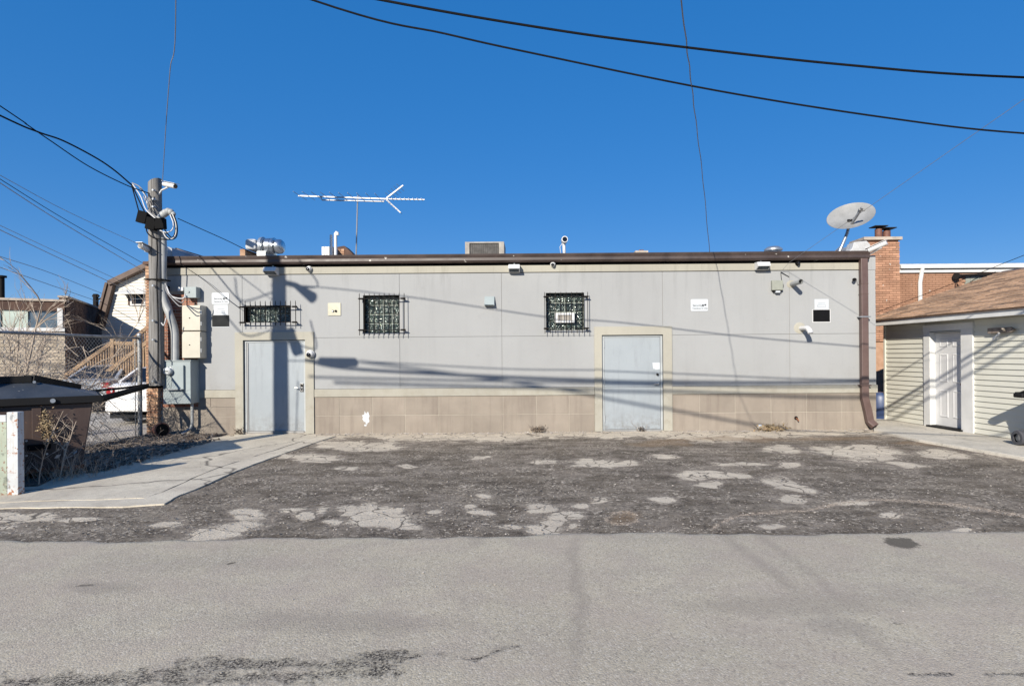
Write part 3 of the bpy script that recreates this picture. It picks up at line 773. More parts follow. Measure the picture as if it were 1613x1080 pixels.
panel(-7.87, -6.23, 0.97, 3.43, [BRZ])
panel(-6.23, -2.86, 2.07, 3.43)
panel(-4.70, -2.86, 0.97, 2.07)
edges = [-2.86, -0.67, 2.78, 5.50, XR]
for a, b in zip(edges[:-1], edges[1:]):
    panel(a, b, 2.07, 3.43)
    panel(a, b, 0.97, 2.07)
# cream bands: under the gutter and above the tiles
m = MB(); m.box(-7.87, 7.02, D - 0.018, D + 0.04, 3.437, 3.585)
MB().box(-7.87, 7.02, D + 0.0, D + 0.05, 3.586, 3.64).build('gutter_shade_strip', M['black'], bld)  # black strip standing in for the line of shade beneath the gutter
m.build('top_band', M['cream'], bld, bevel=0.006)
MB().box(-7.87, 7.02, D - 0.004, D + 0.03, 3.424, 3.436).build('band_joint', M['dark_joint'], bld)
MB().box(7.022, XR, D - 0.005, D + 0.04, 3.432, 3.74).build('corner_panel', M['stucco'], bld)
for a, b in ((-7.19, -6.385), (-4.695, 1.305), (2.975, XR + 0.02)):
    MB().box(a, b, D - 0.02, D + 0.04, 0.80, 0.967).build('sill_band', M['cream'], bld, bevel=0.006)
# base tiles: two rows, joints recessed
def tiles(x_edges, rows=((0.012, 0.394), (0.404, 0.795))):
    for a, b in zip(x_edges[:-1], x_edges[1:]):
        for z0, z1 in rows:
            MB().box(a + 0.0045, b - 0.0045, D + 0.001 + random.uniform(-.001, .001), D + 0.04, z0, z1).build('tile', M['tile'], bld, bevel=0.003, seg=1)
for a, b in ((-7.96, -6.385), (-4.695, 1.305), (2.975, XR - .01)):
    MB().box(a, b, D + .0075, D + .0115, 0, 0.795 if a > -7 else .6).build('mortar_bed', M['joint'], bld)
tiles([-7.96, -7.47, -6.93, -6.385], ((0.012, 0.395), (0.403, 0.60)))
for a, b in ((-7.19, -6.93), (-6.93, -6.385)):
    MB().box(a + .003, b - .003, D + 0.003, D + 0.04, 0.604, 0.795).build('tile', M['tile'], bld, bevel=0.003, seg=1)
te = [-4.695, -4.16, -3.46, -2.76, -2.04, -1.33, -0.66, 0.06, 0.76, 1.305]
tiles(te)
tiles([2.975, 3.56, 4.32, 5.09, 5.85, 6.61, XR])
# mortar behind the tiles is the core wall; a small chipped white patch on one tile
k = random.Random(3)
pc = P(577, 657, D)
pts = []
for i in range(22):
    t = 2 * math.pi * i / 22
    rr = 0.085 * (1 + 0.35 * k.uniform(-1, 1))
    pts.append((pc.x + rr * math.cos(t) * 0.85, pc.z + rr * math.sin(t) * 1.45))
m = MB(); m.yprism(pts, D - 0.0005, D + 0.0015)
m.yprism([(pc.x - .02 + .03 * math.cos(a), pc.z - .17 + .02 * math.sin(a)) for a in np.linspace(0, 6, 8)], D - 0.0005, D + 0.0015)
m.build('patch', M['sign_white'], bld)
# bricks where the stucco stops at the left
def brick_mesh(mat, L=0.194, H=0.057, dpt=0.05):
    mm = MB().box(0, L, 0, dpt, 0, H).build('brick', mat, mesh_only=True); return mm
def brick_field(parent, x0, x1, z0, z1, y, mat, L=0.194, H=0.057, gap=0.0105, limit=300, holes_=[], stuff_name='brick'):
    """courses of running bond on the plane y, front towards -y"""
    rest = MB(); cnt = 0; row = 0; z = z0
    full = None
    while z + H <= z1 + 0.001:
        x = x0 - (0 if row % 2 == 0 else (L + gap) / 2)
        while x < x1 - 0.02:
            a, b = max(x, x0), min(x + L, x1)
            if b - a > 0.03 and not any(a < h[1] and b > h[0] and z < h[3] and z + H > h[2] for h in holes_):
                yy = y + random.uniform(-0.003, 0.003)
                if cnt < limit:
                    if abs((b - a) - L) < 1e-6 and full is not None:
                        child_copy(full, parent, (a, yy, z))
                    elif abs((b - a) - L) < 1e-6:
                        full = MB().box(0, L, 0, 0.05, 0, H).build('brick', mat, None, bevel=0)
                        full.parent = parent; off = ORG.get(parent.name, Vector((0, 0, 0)))
                        full.location = Vector((a, yy, z)) - off
                    else:
                        MB().box(a, b, yy, yy + 0.05, z, z + H).build('brick', mat, parent)
                    cnt += 1
                else:
                    rest.box(a, b, yy, yy + 0.05, z, z + H)
            x += L + gap
        z += H + gap; row += 1
    if rest.v:
        r_ = rest.build('brickwork', mat, parent); r_['kind'] = 'stuff'
    return cnt
brick_field(bld, XL, -7.98, 0.0, 3.66, D - 0.004, M['brick_buff'])
brick_field(bld, -7.97, -7.87, 0.61, 3.66, D + 0.006, M['brick_red'])
brick_field(bld, -7.866, -7.20, 0.61, 3.07, D + 0.006, M['brick_red'])
MB().box(XL - 0.03, -7.97, D - 0.04, D + 0.2, 3.665, 3.73).build('coping', M['brick_dark'], bld)
# gutter: ogee-ish profile along the eave
gp = [(D + 0.0, 3.64), (D - 0.10, 3.64), (D - 0.13, 3.68), (D - 0.125, 3.735), (D - 0.145, 3.79), (D - 0.15, 3.815), (D - 0.135, 3.815), (D - 0.12, 3.78), (D + 0.0, 3.76)]
gt = MB().xprism(gp[::-1], -7.95, 7.16).build('gutter', M['gutter'], bld)
MB().box(-7.95, 7.2, D - 0.02, D + 0.14, 3.762, 3.80).build('roof_edge', M['white_membrane'], bld)
# ragged white membrane scraps along the roof edge
m = MB()
for i in range(60):
    x = random.choice([random.uniform(-7.8, -2.5), random.uniform(-2.5, 7.0)])
    m.obox((x, D - 0.05 + random.uniform(-.03, .05), 3.812), (random.uniform(.03, .25), 0.08, random.uniform(.006, .02)), (random.uniform(-.1, .1), 0, random.uniform(-.2, .2)))
mm_ = m.build('membrane_scrap', M['white_membrane'], bld)
# side parapets with silver coating
def parapet(x0, x1, zt, y0, cap=True):
    m = MB()
    n = 14
    prof = [(x0, 3.74), (x1, 3.74), (x1 - 0.02, zt - 0.03), (x1 - 0.08, zt), (x0 + 0.04, zt + 0.01), (x0, zt - 0.02)]
    for i in range(n):
        a, b = y0 + (34 - y0) * i / n, y0 + (34 - y0) * (i + 1) / n
        m.yprism(prof, a, b - 0.001)
    return m
pl = parapet(-8.28, -7.9, 4.1, 12.55).build('parapet', M['silver_coat'], bld)
pr = parapet(7.0, 7.38, 4.02, 12.75).build('parapet', M['silver_coat'], bld)
m = MB()
q = [(6.86, 3.80), (7.36, 3.80), (7.38, 4.02), (7.30, 4.10), (7.02, 4.07), (6.98, 3.93), (6.90, 3.86)]
m.yprism(q, D + 0.22, D + 0.5)
m.build('parapet_cap', M['white_membrane'], bld, bevel=0.015)
m = MB(); m.yprism([(-8.28, 3.74), (-7.92, 3.74), (-7.9, 4.0), (-8.05, 4.13), (-8.28, 4.12)], 12.36, 12.548)
m.build('parapet_cap', M['white_membrane'], bld, bevel=0.015)
# pale crumpled flashing lying at the near-left roof corner
m = MB()
for i in range(9):
    a = P(318 + i * 30, 401 + random.uniform(-1, 1), 12.4)
    m.obox((a.x, 12.35, 3.80), (0.3, 0.12, 0.03), (random.uniform(-.3, .3), random.uniform(-.05, .05), random.uniform(-.2, .2)))
m.build('flashing', M['white_membrane'], bld)
# downspout with elbow and straps
m = MB()
xa, xb = 6.955, 7.145
path = [(6.95 + 0.095, D - 0.075, 3.66), (7.05, D - 0.075, 3.3), (7.05, D - 0.075, 0.70), (7.115, D - 0.075, 0.42), (7.155, D - 0.08, 0.20), (7.22, D - 0.16, 0.095)]
rings = []
def ring(c, d, w=0.074, t=0.055):
    c = Vector(c); d = Vector(d).normalized(); a = Vector((1, 0, 0)); a = (a - d * a.dot(d)).normalized(); b = d.cross(a)
    return [c - a * w - b * t, c + a * w - b * t, c + a * w + b * t, c - a * w + b * t]
vv = []; ff = []
for i, p in enumerate(path):
    d = Vector(path[min(i + 1, len(path) - 1)]) - Vector(path[max(i - 1, 0)])
    vv += ring(p, d)
for i in range(len(path) - 1):
    for k2 in range(4):
        ff.append((i * 4 + k2, i * 4 + (k2 + 1) % 4, i * 4 + 4 + (k2 + 1) % 4, i * 4 + 4 + k2))
m.add(vv, ff)
ds = m.build('downspout', M['downspout'], bld, bevel=0.012)
for z in (2.42, 0.965):
    MB().box(6.94, 7.165, D - 0.142, D - 0.006, z - 0.012, z + 0.012).build('strap', M['galv' if z > 2 else 'downspout'], ds)
for z in (3.12, 2.9):
    MB().box(6.972, 7.128, D - 0.133, D - 0.012, z - 0.003, z + 0.003).build('seam', M['brown_trim'], ds)

# door surrounds
def surround(s, d):
    m = MB()
    for r in rects_minus((s[0], s[1], 0.02, s[3]), [d]):
        m.box(r[0], r[1], D - 0.032, D + 0.05, r[2], r[3])
    m.build('door_surround', M['cream'], bld)
surround(SUR1, (DOOR1[0], DOOR1[1], 0, DOOR1[3])); surround(SUR2, (DOOR2[0], DOOR2[1], 0, DOOR2[3]))
def steel_door(d, hinge_left, label, handle, z0):
    x0, x1, _, z1 = d
    dr = MB().box(x0 + 0.055, x1 - 0.055, D + 0.035, D + 0.08, z0 + 0.02, z1 - 0.045).build('door', M['door'], bld, bevel=0.004)
    dr['label'] = label
    m = MB()
    m.box(x0 + 0.008, x0 + 0.05, D + 0.02, D + 0.12, z0, z1 - 0.01); m.box(x1 - 0.05, x1 - 0.008, D + 0.02, D + 0.12, z0, z1 - 0.01)
    m.box(x0 + 0.051, x1 - 0.051, D + 0.02, D + 0.12, z1 - 0.045, z1 - 0.01)
    m.build('frame', M['door_frame'], dr)
    MB().box(x0, x1, D + 0.125, D + 0.2, z0 - 0.03, z1).build('backing', M['black'], dr)
    MB().box(x0 + 0.052, x1 - 0.052, D + 0.0, D + 0.12, z0 - 0.02, z0 + 0.018).build('threshold', M['alu'], dr)
    if hinge_left:
        for z in (0.28, 1.1, 1.88):
            m = MB(); m.tube([(x0 + 0.056, D + 0.026, z - 0.07), (x0 + 0.056, D + 0.026, z + 0.07)], 0.011, 8)
            m.build('hinge', M['galv'], dr)
    return dr
d1 = steel_door(DOOR1, False, 'grey blue steel door crossed by the pole shadow', None, 0.06)
# long pull strip on left edge of left door
MB().box(DOOR1[0] + 0.062, DOOR1[0] + 0.085, D + 0.018, D + 0.034, 0.1, 1.97).build('edge_trim', M['alu'], d1)
hx, hz = zx(474, 611)
hp = MB(); hp.box(hx - 0.03, hx + 0.045, D + 0.016, D + 0.034, hz - 0.08, hz + 0.10)
h1 = hp.build('handle_plate', M['chrome'], d1, bevel=0.004)
m = MB(); m.tube([(hx + 0.01, D + 0.015, hz), (hx + 0.01, D - 0.045, hz), (hx - 0.03, D - 0.055, hz + 0.005), (hx - 0.12, D - 0.05, hz + 0.015)], 0.013, 8)
m.build('lever', M['chrome'], d1, smooth=True)
m = MB(); m.box(hx + 0.0, hx + 0.04, D + 0.0, D + 0.016, hz + 0.03, hz + 0.075); m.build('latch_guard', M['iron'], d1)
d2 = steel_door(DOOR2, True, 'plain grey steel door with a torn white note', None, 0.035)
hx, hz = zx(1036, 604)
m = MB(); m.tube([(hx, D + 0.034, hz), (hx, D - 0.03, hz)], 0.024, 12); m.tube([(hx, D - 0.03, hz), (hx + 0.01, D - 0.04, hz), (hx - 0.09, D - 0.045, hz)], 0.014, 8)
m.build('door_knob', M['chrome'], d2, smooth=True)
lx, lz = zx(1036, 589.5)
MB().tube([(lx, D + 0.034, lz), (lx, D + 0.0, lz)], 0.026, 12).build('deadbolt', M['iron'], d2, smooth=True)
MB().box(2.735, 2.765, D + 0.01, D + 0.034, hz - 0.09, hz + 0.03).build('strike_guard', M['galv'], d2)
a, b = zx(1028, 571); c, e = zx(1040, 581)
m = MB(); m.yprism([(a, b), (a + .02, e - .0), (a + .055, e + .002), (a + .06, e - .014), (c, e - .004), (c, b)], D + 0.030, D + 0.0335)
m.build('paper_note', M['sign_white'], d2)

# windows of glass block behind iron grilles
def glass_window(w, nx, nz, vent=None):
    x0, x1, z0, z1 = w
    win = empty('window_root', (x0, D, z0), None, None)
    win.name = 'window'; ORG[win.name] = Vector((x0, D, z0))
    win.parent = bld; win.location = Vector((x0, D, z0)) - ORG[bld.name]
    MB().box(x0, x1, D + 0.175, D + 0.21, z0, z1).build('mortar_bed', M['block_mortar'], win)
    dx, dz = (x1 - x0) / nx, (z1 - z0) / nz
    for i in range(nx):
        for j in range(nz):
            a, b = x0 + i * dx, z0 + j * dz
            if vent and vent[0] - 0.02 < a + dx / 2 < vent[1] + 0.02 and vent[2] - 0.02 < b + dz / 2 < vent[3] + 0.02: continue
            g = 0.009
            m = MB()
            A = [(a + g, D + .165, b + g), (a + dx - g, D + .165, b + g), (a + dx - g, D + .165, b + dz - g), (a + g, D + .165, b + dz - g)]
            B = [(a + .03, D + .15, b + .03), (a + dx - .03, D + .15, b + .03), (a + dx - .03, D + .15, b + dz - .03), (a + .03, D + .15, b + dz - .03)]
            E = [(p[0], D + .18, p[2]) for p in A]
            m.add(A + B + E, [(4, 5, 6, 7), (0, 1, 5, 4), (1, 2, 6, 5), (2, 3, 7, 6), (3, 0, 4, 7), (8, 9, 1, 0), (9, 10, 2, 1), (10, 11, 3, 2), (11, 8, 0, 3)])
            m.build('glass_block', M['block'], win)
    return win
glass_window(WINS[0], 5, 2); glass_window(WINS[1], 4, 4)
va = P(874, 493, D + .1); vb = P(905, 508, D + .1)
vent = (va.x, vb.x, vb.z, va.z)
w3 = glass_window(WINS[2], 4, 4, vent)
m = MB()
for r in rects_minus(vent, [(vent[0] + .06, vent[1] - .06, vent[2] + .045, vent[3] - .045)]):
    m.box(r[0], r[1], D + 0.06, D + 0.13, r[2], r[3])
m.build('vent_frame', M['white_plastic'], w3)
MB().box(vent[0] + .055, vent[1] - .055, D + .085, D + .1, vent[2] + .04, vent[3] - .04).build('vent_pane', M['ac_frame'], w3)
def grille(x0, x1, z0, z1, r0, r1, nb, label):
    yb = D - 0.13
    g = empty('window_grille', ((x0 + x1) / 2, yb, z0), label, 'window grille', 'black iron grilles over the block windows')
    for i in range(nb):
        x = x0 + 0.02 + (x1 - x0 - 0.04) * i / (nb - 1)
        m = MB(); m.tube([(x, yb, z0), (x, yb, z1 - 0.03), (x, yb, z1)], [0.0075, 0.0075, 0.002], 5)
        m.build('bar', M['iron'], g)
    for z in (r0, r1):
        MB().box(x0 - 0.01, x1 + 0.01, yb - 0.012, yb + 0.012, z - 0.006, z + 0.006).build('rail', M['iron'], g)
    for x in (x0 + 0.05, x1 - 0.05):
        for z in (r0, r1):
            m = MB(); m.box(x - 0.012, x + 0.012, yb + 0.0125, D + 0.01, z - 0.012, z + 0.012); m.box(x - 0.05, x + 0.05, yb + 0.013, yb + 0.03, z - 0.018, z + 0.018)
            m.build('bracket', M['iron'], g)
    return g
def gr(u0, u1, v0, v1, ra, rb, nb, label):
    y = D - 0.13
    a = P(u0, v1, y); b = P(u1, v0, y); um = (u0 + u1) / 2
    grille(a.x, b.x, a.z, b.z, P(um, rb, y).z, P(um, ra, y).z, nb, label)
gr(377, 467, 473, 513, 483, 507.5, 12, 'wide low iron grille over the small window above the left door')
gr(565, 638, 461, 528, 470, 519.5, 10, 'square iron grille over the shaded block window left of the wall vent')
gr(857, 927, 459, 525, 467, 517, 9, 'square iron grille over the window with a white hopper vent')

# ================================================================== THINGS ON THE WALL
def wall_light(u, v, w, label):
    y = D - 0.02
    c = P(u, v, D - 0.12)
    o = empty('wall_light', (c.x, D - 0.02, c.z), label, 'wall light', 'wall pack lights under the gutter')
    h = w / 2
    pts = [(D - 0.02, c.z + .075), (D - 0.19, c.z + .065), (D - 0.235, c.z - .025), (D - 0.10, c.z - .09), (D - 0.02, c.z - .09)]
    MB().xprism(pts, c.x - h, c.x + h).build('housing', M['white_plastic'], o, bevel=0.008)
    MB().add([(c.x - h + .02, D - .225, c.z - .033), (c.x + h - .02, D - .225, c.z - .033), (c.x + h - .02, D - .115, c.z - .086), (c.x - h + .02, D - .115, c.z - .086)],
             [(3, 2, 1, 0), (0, 1, 2, 3)]).build('lens', M['window_blue'], o)
    MB().tube([(c.x, D - 0.03, c.z + .075), (c.x, D - 0.03, c.z + .12)], 0.02, 8).build('conduit', M['pvc_grey'], o)
    return o
wall_light(427, 426, 0.27, 'wall light above the left barred window')
wall_light(810, 422, 0.24, 'wall light near the middle of the cream band')
wall_light(1201, 418, 0.27, 'wall light above the grey green junction box')

def bullet_cam(name, c, d, L, r, label, mount, mat='white_plastic'):
    """camera body from c along d, mount point on wall or pole"""
    c = Vector(c); d = Vector(d).normalized()
    o = empty(name, mount, label, 'camera', 'security cameras')
    b = c + d * L
    m = MB(); m.tube([c, c + d * L * 0.96, b], [r, r, r * 0.92], 12)
    m.build('body', M[mat], o, smooth=True)
    m = MB(); side = d.cross(Vector((0, 0, 1))).normalized(); up = side.cross(d)
    for k2 in (0,):
        p0 = c - d * 0.02 + up * (r + 0.006); p1 = b + d * 0.05 + up * (r + 0.006)
        m.beam(p0, p1, r * 2.3, 0.008)
    m.build('sun_shield', M[mat], o)
    m = MB(); m.tube([b + d * 0.001, b + d * 0.008], r * 0.8, 12); m.build('lens', M['lens_black'], o, smooth=True)
    m = MB(); m.tube([Vector(mount), (Vector(mount) + c) / 2 + Vector((0, 0, -0.02)), c + d * L * 0.35 - up * r], 0.018, 8)
    m.build('bracket', M[mat], o, smooth=True)
    return o
def dome_cam(u, v, r, label, body='white_plastic'):
    p = P(u, v, D - 0.08)
    o = empty('dome_camera', (p.x, D - 0.02, p.z), label, 'camera', 'security cameras')
    MB().tube([(p.x, D - 0.018, p.z), (p.x, D - 0.06, p.z)], r, 16).build('base', M[body], o, smooth=True)
    MB().ball((p.x, D - 0.065, p.z), r * 0.92, 14, 8, (1, 0.8, 1)).build('housing', M[body], o, smooth=True)
    MB().ball((p.x - r * .15, D - 0.10, p.z - r * .25), r * 0.62, 12, 8).build('lens', M['lens_black'], o, smooth=True)
    return o
dome_cam(486, 423, 0.06, 'small white dome camera under the gutter between the left and middle wall lights')
dome_cam(871, 416, 0.055, 'small white dome camera just right of the middle wall light')
dome_cam(488, 557, 0.085, 'larger dome camera beside the top of the left door frame')
dome_cam(1258, 414, 0.05, 'small black dome camera on the cream band over the pipes', 'black')
p = P(1345, 440, D - 0.07)
o = empty('mini_camera', (p.x, D, p.z), 'tiny black camera on a thin arm beside the downspout', 'camera', 'security cameras')
MB().tube([(p.x - 0.02, D - 0.11, p.z - 0.01), (p.x + 0.03, D - 0.05, p.z)], 0.035, 10).build('body', M['black'], o, smooth=True)
MB().tube([(p.x + 0.03, D - 0.05, p.z), (p.x + 0.08, D - 0.03, p.z + .02), (p.x + 0.12, D - 0.005, p.z - .12)], 0.006, 6).build('wire', M['cable_grey'], o)
# camera on the right roof corner
c = P(1372, 393, 12.1); e = P(1397, 382, 11.9)
bullet_cam('bullet_camera', e, c - e, 0.36, 0.05, 'white bullet camera at the right roof corner', (c.x - .02, 12.25, c.z - .12))

def txt(s, loc, size, parent, mat, align='LEFT', name='lettering', rz=0.0):
    cu = bpy.data.curves.new(name, 'FONT'); cu.body = s; cu.size = size; cu.extrude = 0.0008; cu.align_x = align
    cu.materials.append(mat)
    o = bpy.data.objects.new(name, cu); C.objects.link(o)
    bpy.context.view_layer.update()
    me = bpy.data.meshes.new_from_object(o.evaluated_get(bpy.context.evaluated_depsgraph_get()))
    bpy.data.objects.remove(o); bpy.data.curves.remove(cu)
    o = bpy.data.objects.new(name, me); C.objects.link(o)
    o.rotation_euler = (R(90), 0, rz); off = ORG.get(parent.name, Vector((0, 0, 0)))
    o.parent = parent; o.location = Vector(loc) - off
    return o
def rounded(x0, x1, z0, z1, r, n=4):
    out = []
    for cx, cz, a0 in ((x1 - r, z0 + r, -90), (x1 - r, z1 - r, 0), (x0 + r, z1 - r, 90), (x0 + r, z0 + r, 180)):
        for k2 in range(n + 1):
            t = R(a0 + 90 * k2 / n); out.append((cx + r * math.cos(t), cz + r * math.sin(t)))
    return out
def cam_sign(u0, u1, v0, v1, label):
    a, b = P(u0, v1, D), P(u1, v0, D)
    o = empty('security_sign', (a.x, D, a.z), label, 'sign')
    MB().yprism(rounded(a.x, b.x, a.z, b.z, 0.025), D - 0.008, D - 0.001).build('board', M['sign_white'], o)
    w, h = b.x - a.x, b.z - a.z
    m = MB(); g = 0.018; t = 0.004
    for r in rects_minus((a.x + g, b.x - g, a.z + g, b.z - g), [(a.x + g + t, b.x - g - t, a.z + g + t, b.z - g - t)]):
        m.box(r[0], r[1], D - 0.0095, D - 0.0081, r[2], r[3])
    m.build('border', M['white_plastic'], o)
    txt('Security', (a.x + w * .11, D - 0.0095, a.z + h * .40), h * .24, o, M['dark_panel'])
    txt('Cameras In Use', (a.x + w * .10, D - 0.0095, a.z + h * .17), h * .195, o, M['dark_panel'])
    # camera pictogram
    m = MB(); cx, cz = a.x + w * .66, a.z + h * .46
    m.yprism([(cx, cz - .015), (cx + .03, cz - .025), (cx + .035, cz + .02), (cx + .005, cz + .03)], D - 0.0096, D - 0.0081)
    m.yprism([(cx + .045, cz - .005), (cx + .085, cz + .0), (cx + .09, cz + .032), (cx + .05, cz + .03)], D - 0.0096, D - 0.0081)
    m.build('pictogram', M['black'], o)
    return o
cam_sign(1088, 1115, 471, 490, 'white security cameras sign alone on the wall right of the right door')
cam_sign(334, 361, 461, 479, 'white security cameras sign above a white notice, left of the barred window')
def notice(u0, u1, v0, v1, label):
    a, b = P(u0, v1, D), P(u1, v0, D)
    o = empty('paper_notice', (a.x, D, a.z), label, 'notice')
    MB().box(a.x, b.x, D - 0.005, D - 0.001, a.z, b.z).build('sheet', M['sign_white'], o)
    w, h = b.x - a.x, b.z - a.z
    m = MB()
    m.box(a.x + w * .25, b.x - w * .22, D - .0062, D - .0051, a.z + h * .56, a.z + h * .62)
    for r in rects_minus((a.x + w * .2, b.x - w * .2, a.z + h * .2, a.z + h * .44), [(a.x + w * .2 + .01, b.x - w * .2 - .008, a.z + h * .2 + .01, a.z + h * .44 - .008)]):
        m.box(r[0], r[1], D - .0062, D - .0051, r[2], r[3])
    m.build('print', M['sign_grey'], o)
notice(337, 359, 480, 496, 'white notice with grey lines between the security sign and a charcoal panel')
notice(1283, 1305, 471, 487, 'white notice with grey lines above the framed black panel near the downspout')
a, b = P(334.5, 514.5, D), P(361, 496.5, D)
o = empty('blank_panel', (a.x, D, a.z), 'charcoal panel under the notice left of the left door', 'panel')
MB().box(a.x, b.x, D - .007, D - .001, a.z, b.z).build('panel_face', M['dark_panel'], o)
MB().box(a.x - .006, b.x + .006, D - .0045, D - .0008, a.z - .012, a.z - .0003).build('edge', M['sign_white'], o)
a, b = P(1279.5, 508, D), P(1308, 487, D)
o = empty('blank_panel', (a.x, D, a.z), 'black panel with a white frame near the downspout', 'panel')
MB().box(a.x + .015, b.x - .015, D - .009, D - .0056, a.z + .018, b.z - .01).build('panel_face', M['black_panel'], o)
MB().box(a.x, b.x, D - .0055, D - .001, a.z, b.z).build('frame', M['white_plastic'], o)

# cream plate with two plug holes
a, b = P(517, 497, D), P(537, 477, D)
o = empty('inlet_plate', (a.x, D, a.z), 'square cream plate with two round plugs left of the middle window', 'utility plate')
MB().box(a.x, b.x, D - .018, D - .001, a.z, b.z).build('plate', M['plate_cream'], o, bevel=0.004)
cx, cz = (a.x + b.x) / 2, a.z + (b.z - a.z) * .35
for dx in (-.03, .035):
    m = MB(); m.tube([(cx + dx, D - .018, cz), (cx + dx, D - .032, cz)], .025, 14); m.build('plug', M['iron'], o, smooth=True)
    m = MB(); m.tube([(cx + dx - .004, D - .0321, cz), (cx + dx - .004, D - .036, cz)], .016, 12); m.build('plug_cap', M['galv'] if dx < 0 else M['black'], o, smooth=True)
# grey hooded wall vent
a, b = P(763.5, 482, D), P(779, 467, D)
o = empty('wall_vent', (a.x, D, a.z), 'small grey hooded wall vent in the middle of the wall', 'vent')
MB().xprism([(D - .001, b.z), (D - .03, b.z), (D - .11, a.z + .02), (D - .11, a.z), (D - .001, a.z)], a.x, b.x).build('hood', M['box_grey'], o, bevel=0.004)
for i in range(3):
    MB().box(a.x + .015, b.x - .015, D - .113, D - .1101, a.z + .004 + i * .006, a.z + .007 + i * .006).build('slat', M['dark_panel'], o)
# grey-green network box
a, b = P(1214, 460, D), P(1231, 442, D)
o = empty('network_box', (a.x, D, a.z), 'grey green plastic junction box left of the upper pipe', 'junction box')
MB().box(a.x, b.x, D - .09, D - .001, a.z + .03, b.z).build('cover', M['box_olive'], o, bevel=0.012)
MB().box(a.x + .03, b.x - .03, D - .075, D - .001, a.z, a.z + .029).build('gland_box', M['black'], o)
MB().box(a.x + .07, b.x - .07, D - .1, D - .04, a.z - .02, a.z + .015).build('clip', M['sign_white'], o)
m = MB()
m.tube(arc([P(1231, 456, D - .03), P(1234, 450, D - .03), P(1231, 440, D - .02), P(1230, 428, D - .02)], 5), .006, 5)
m.tube(arc([P(1230, 428, D - .03), P(1236, 432, D - .02), P(1243, 436, D - .01)], 4), .007, 5)
m.build('drop_cable', M['cable'], o)
# steel exhaust pipe poking out
c0 = P(1247, 447.5, D)
o = empty('wall_pipe', (c0.x, D, c0.z), 'straight grey exhaust pipe poking out of the wall, upper of two', 'pipe')
d_ = Vector((0.06, -1, 0.02))
m = MB(); m.tube([c0, c0 + d_ * .38], .05, 16, cap=False); m.tube([c0 + d_ * .38, c0 + d_ * .02], .043, 16, cap=False)
m.build('pipe_body', M['pvc_grey'], o, smooth=True)
m = MB(); m.tube([c0 + d_ * .3, c0 + d_ * .302], .0435, 16); m.build('dark_bore', M['black'], o)
m = MB(); m.ball((c0.x - .01, D, c0.z), .085, 12, 6, (1.2, .12, 1)); m.build('sealant', M['cream'], o, smooth=True)
# white elbow vent
c0 = P(1261, 517, D)
o = empty('elbow_vent', (c0.x, D, c0.z), 'white plastic elbow vent pipe turned down, lower of two', 'pipe')
m = MB(); m.tube([c0, c0 + Vector((.02, -.18, 0)), c0 + Vector((.03, -.26, -.01)), c0 + Vector((.045, -.31, -.055)), c0 + Vector((.055, -.33, -.12))], [.045, .045, .052, .055, .055], 14)
m.build('elbow', M['white_plastic'], o, smooth=True)
m = MB(); m.ball((c0.x - .02, D, c0.z + .01), .11, 12, 6, (1.15, .1, 1.1)); m.build('sealant', M['cream'], o, smooth=True)
# chipped hole with a stub in the base
c0 = P(1254, 658, D - .01)
o = empty('pipe_stub', (c0.x, D, c0.z), 'small broken pipe stub in the tan base near the downspout', 'pipe')
MB().tube([(c0.x, D - .008, c0.z), (c0.x, D - .012, c0.z)], .04, 9).build('hole', M['black'], o)
MB().tube([(c0.x, D - .0, c0.z), (c0.x + .01, D - .06, c0.z - .02), (c0.x + .03, D - .07, c0.z - .06)], .014, 7).build('spout', M['rust'], o)

# ================================================================== SERVICE EQUIPMENT AT THE LEFT END
# electric meter cabinet
ym = 11.93
a = P(257, 636, ym); b = P(300, 568.5, ym)
o = empty('meter_cabinet', (a.x, D, a.z), 'grey electric meter cabinet with round glass meter beside the wooden pole', 'meter box')
MB().box(a.x, b.x, ym, D - 0.005, a.z, b.z).build('cabinet', M['box_grey'], o, bevel=0.008)
MB().box(a.x - .02, b.x + .02, ym - .02, D - 0.005, b.z + .001, b.z + .02).build('rain_cap', M['box_grey'], o)
c0 = P(275, 613, ym); c1 = P(291, 575, ym)
MB().box(c0.x - .03, c1.x, ym - .05, ym - .001, c0.z, c1.z).build('cover', M['box_grey'], o, bevel=0.006)
MB().box(P(264, 616, ym).x, c1.x - .02, ym - .09, ym - .051, c0.z - .005, c0.z + .012).build('hasp', M['galv'], o)
mc = P(269, 584, ym)
mt = MB().tube([(mc.x, ym - .001, mc.z), (mc.x, ym - .06, mc.z)], .095, 20).build('meter_socket', M['galv'], o, smooth=True)
MB().tube([(mc.x, ym - .0605, mc.z), (mc.x, ym - .13, mc.z), (mc.x, ym - .15, mc.z)], [.08, .078, .055], 20).build('meter_glass', M['glass_meter'], mt, smooth=True)
MB().box(mc.x - .045, mc.x + .045, ym - .1555, ym - .1505, mc.z - .014, mc.z + .004).build('dial', M['black'], mt)
x_ = P(295, 640, ym).x
MB().tube([(x_, 12.1, a.z), (x_, 12.1, .28), (x_ - .03, 12.1, .18), (x_ - .16, 12.0, .06)], .03, 10).build('ground_conduit', M['pvc_grey'], o, smooth=True)
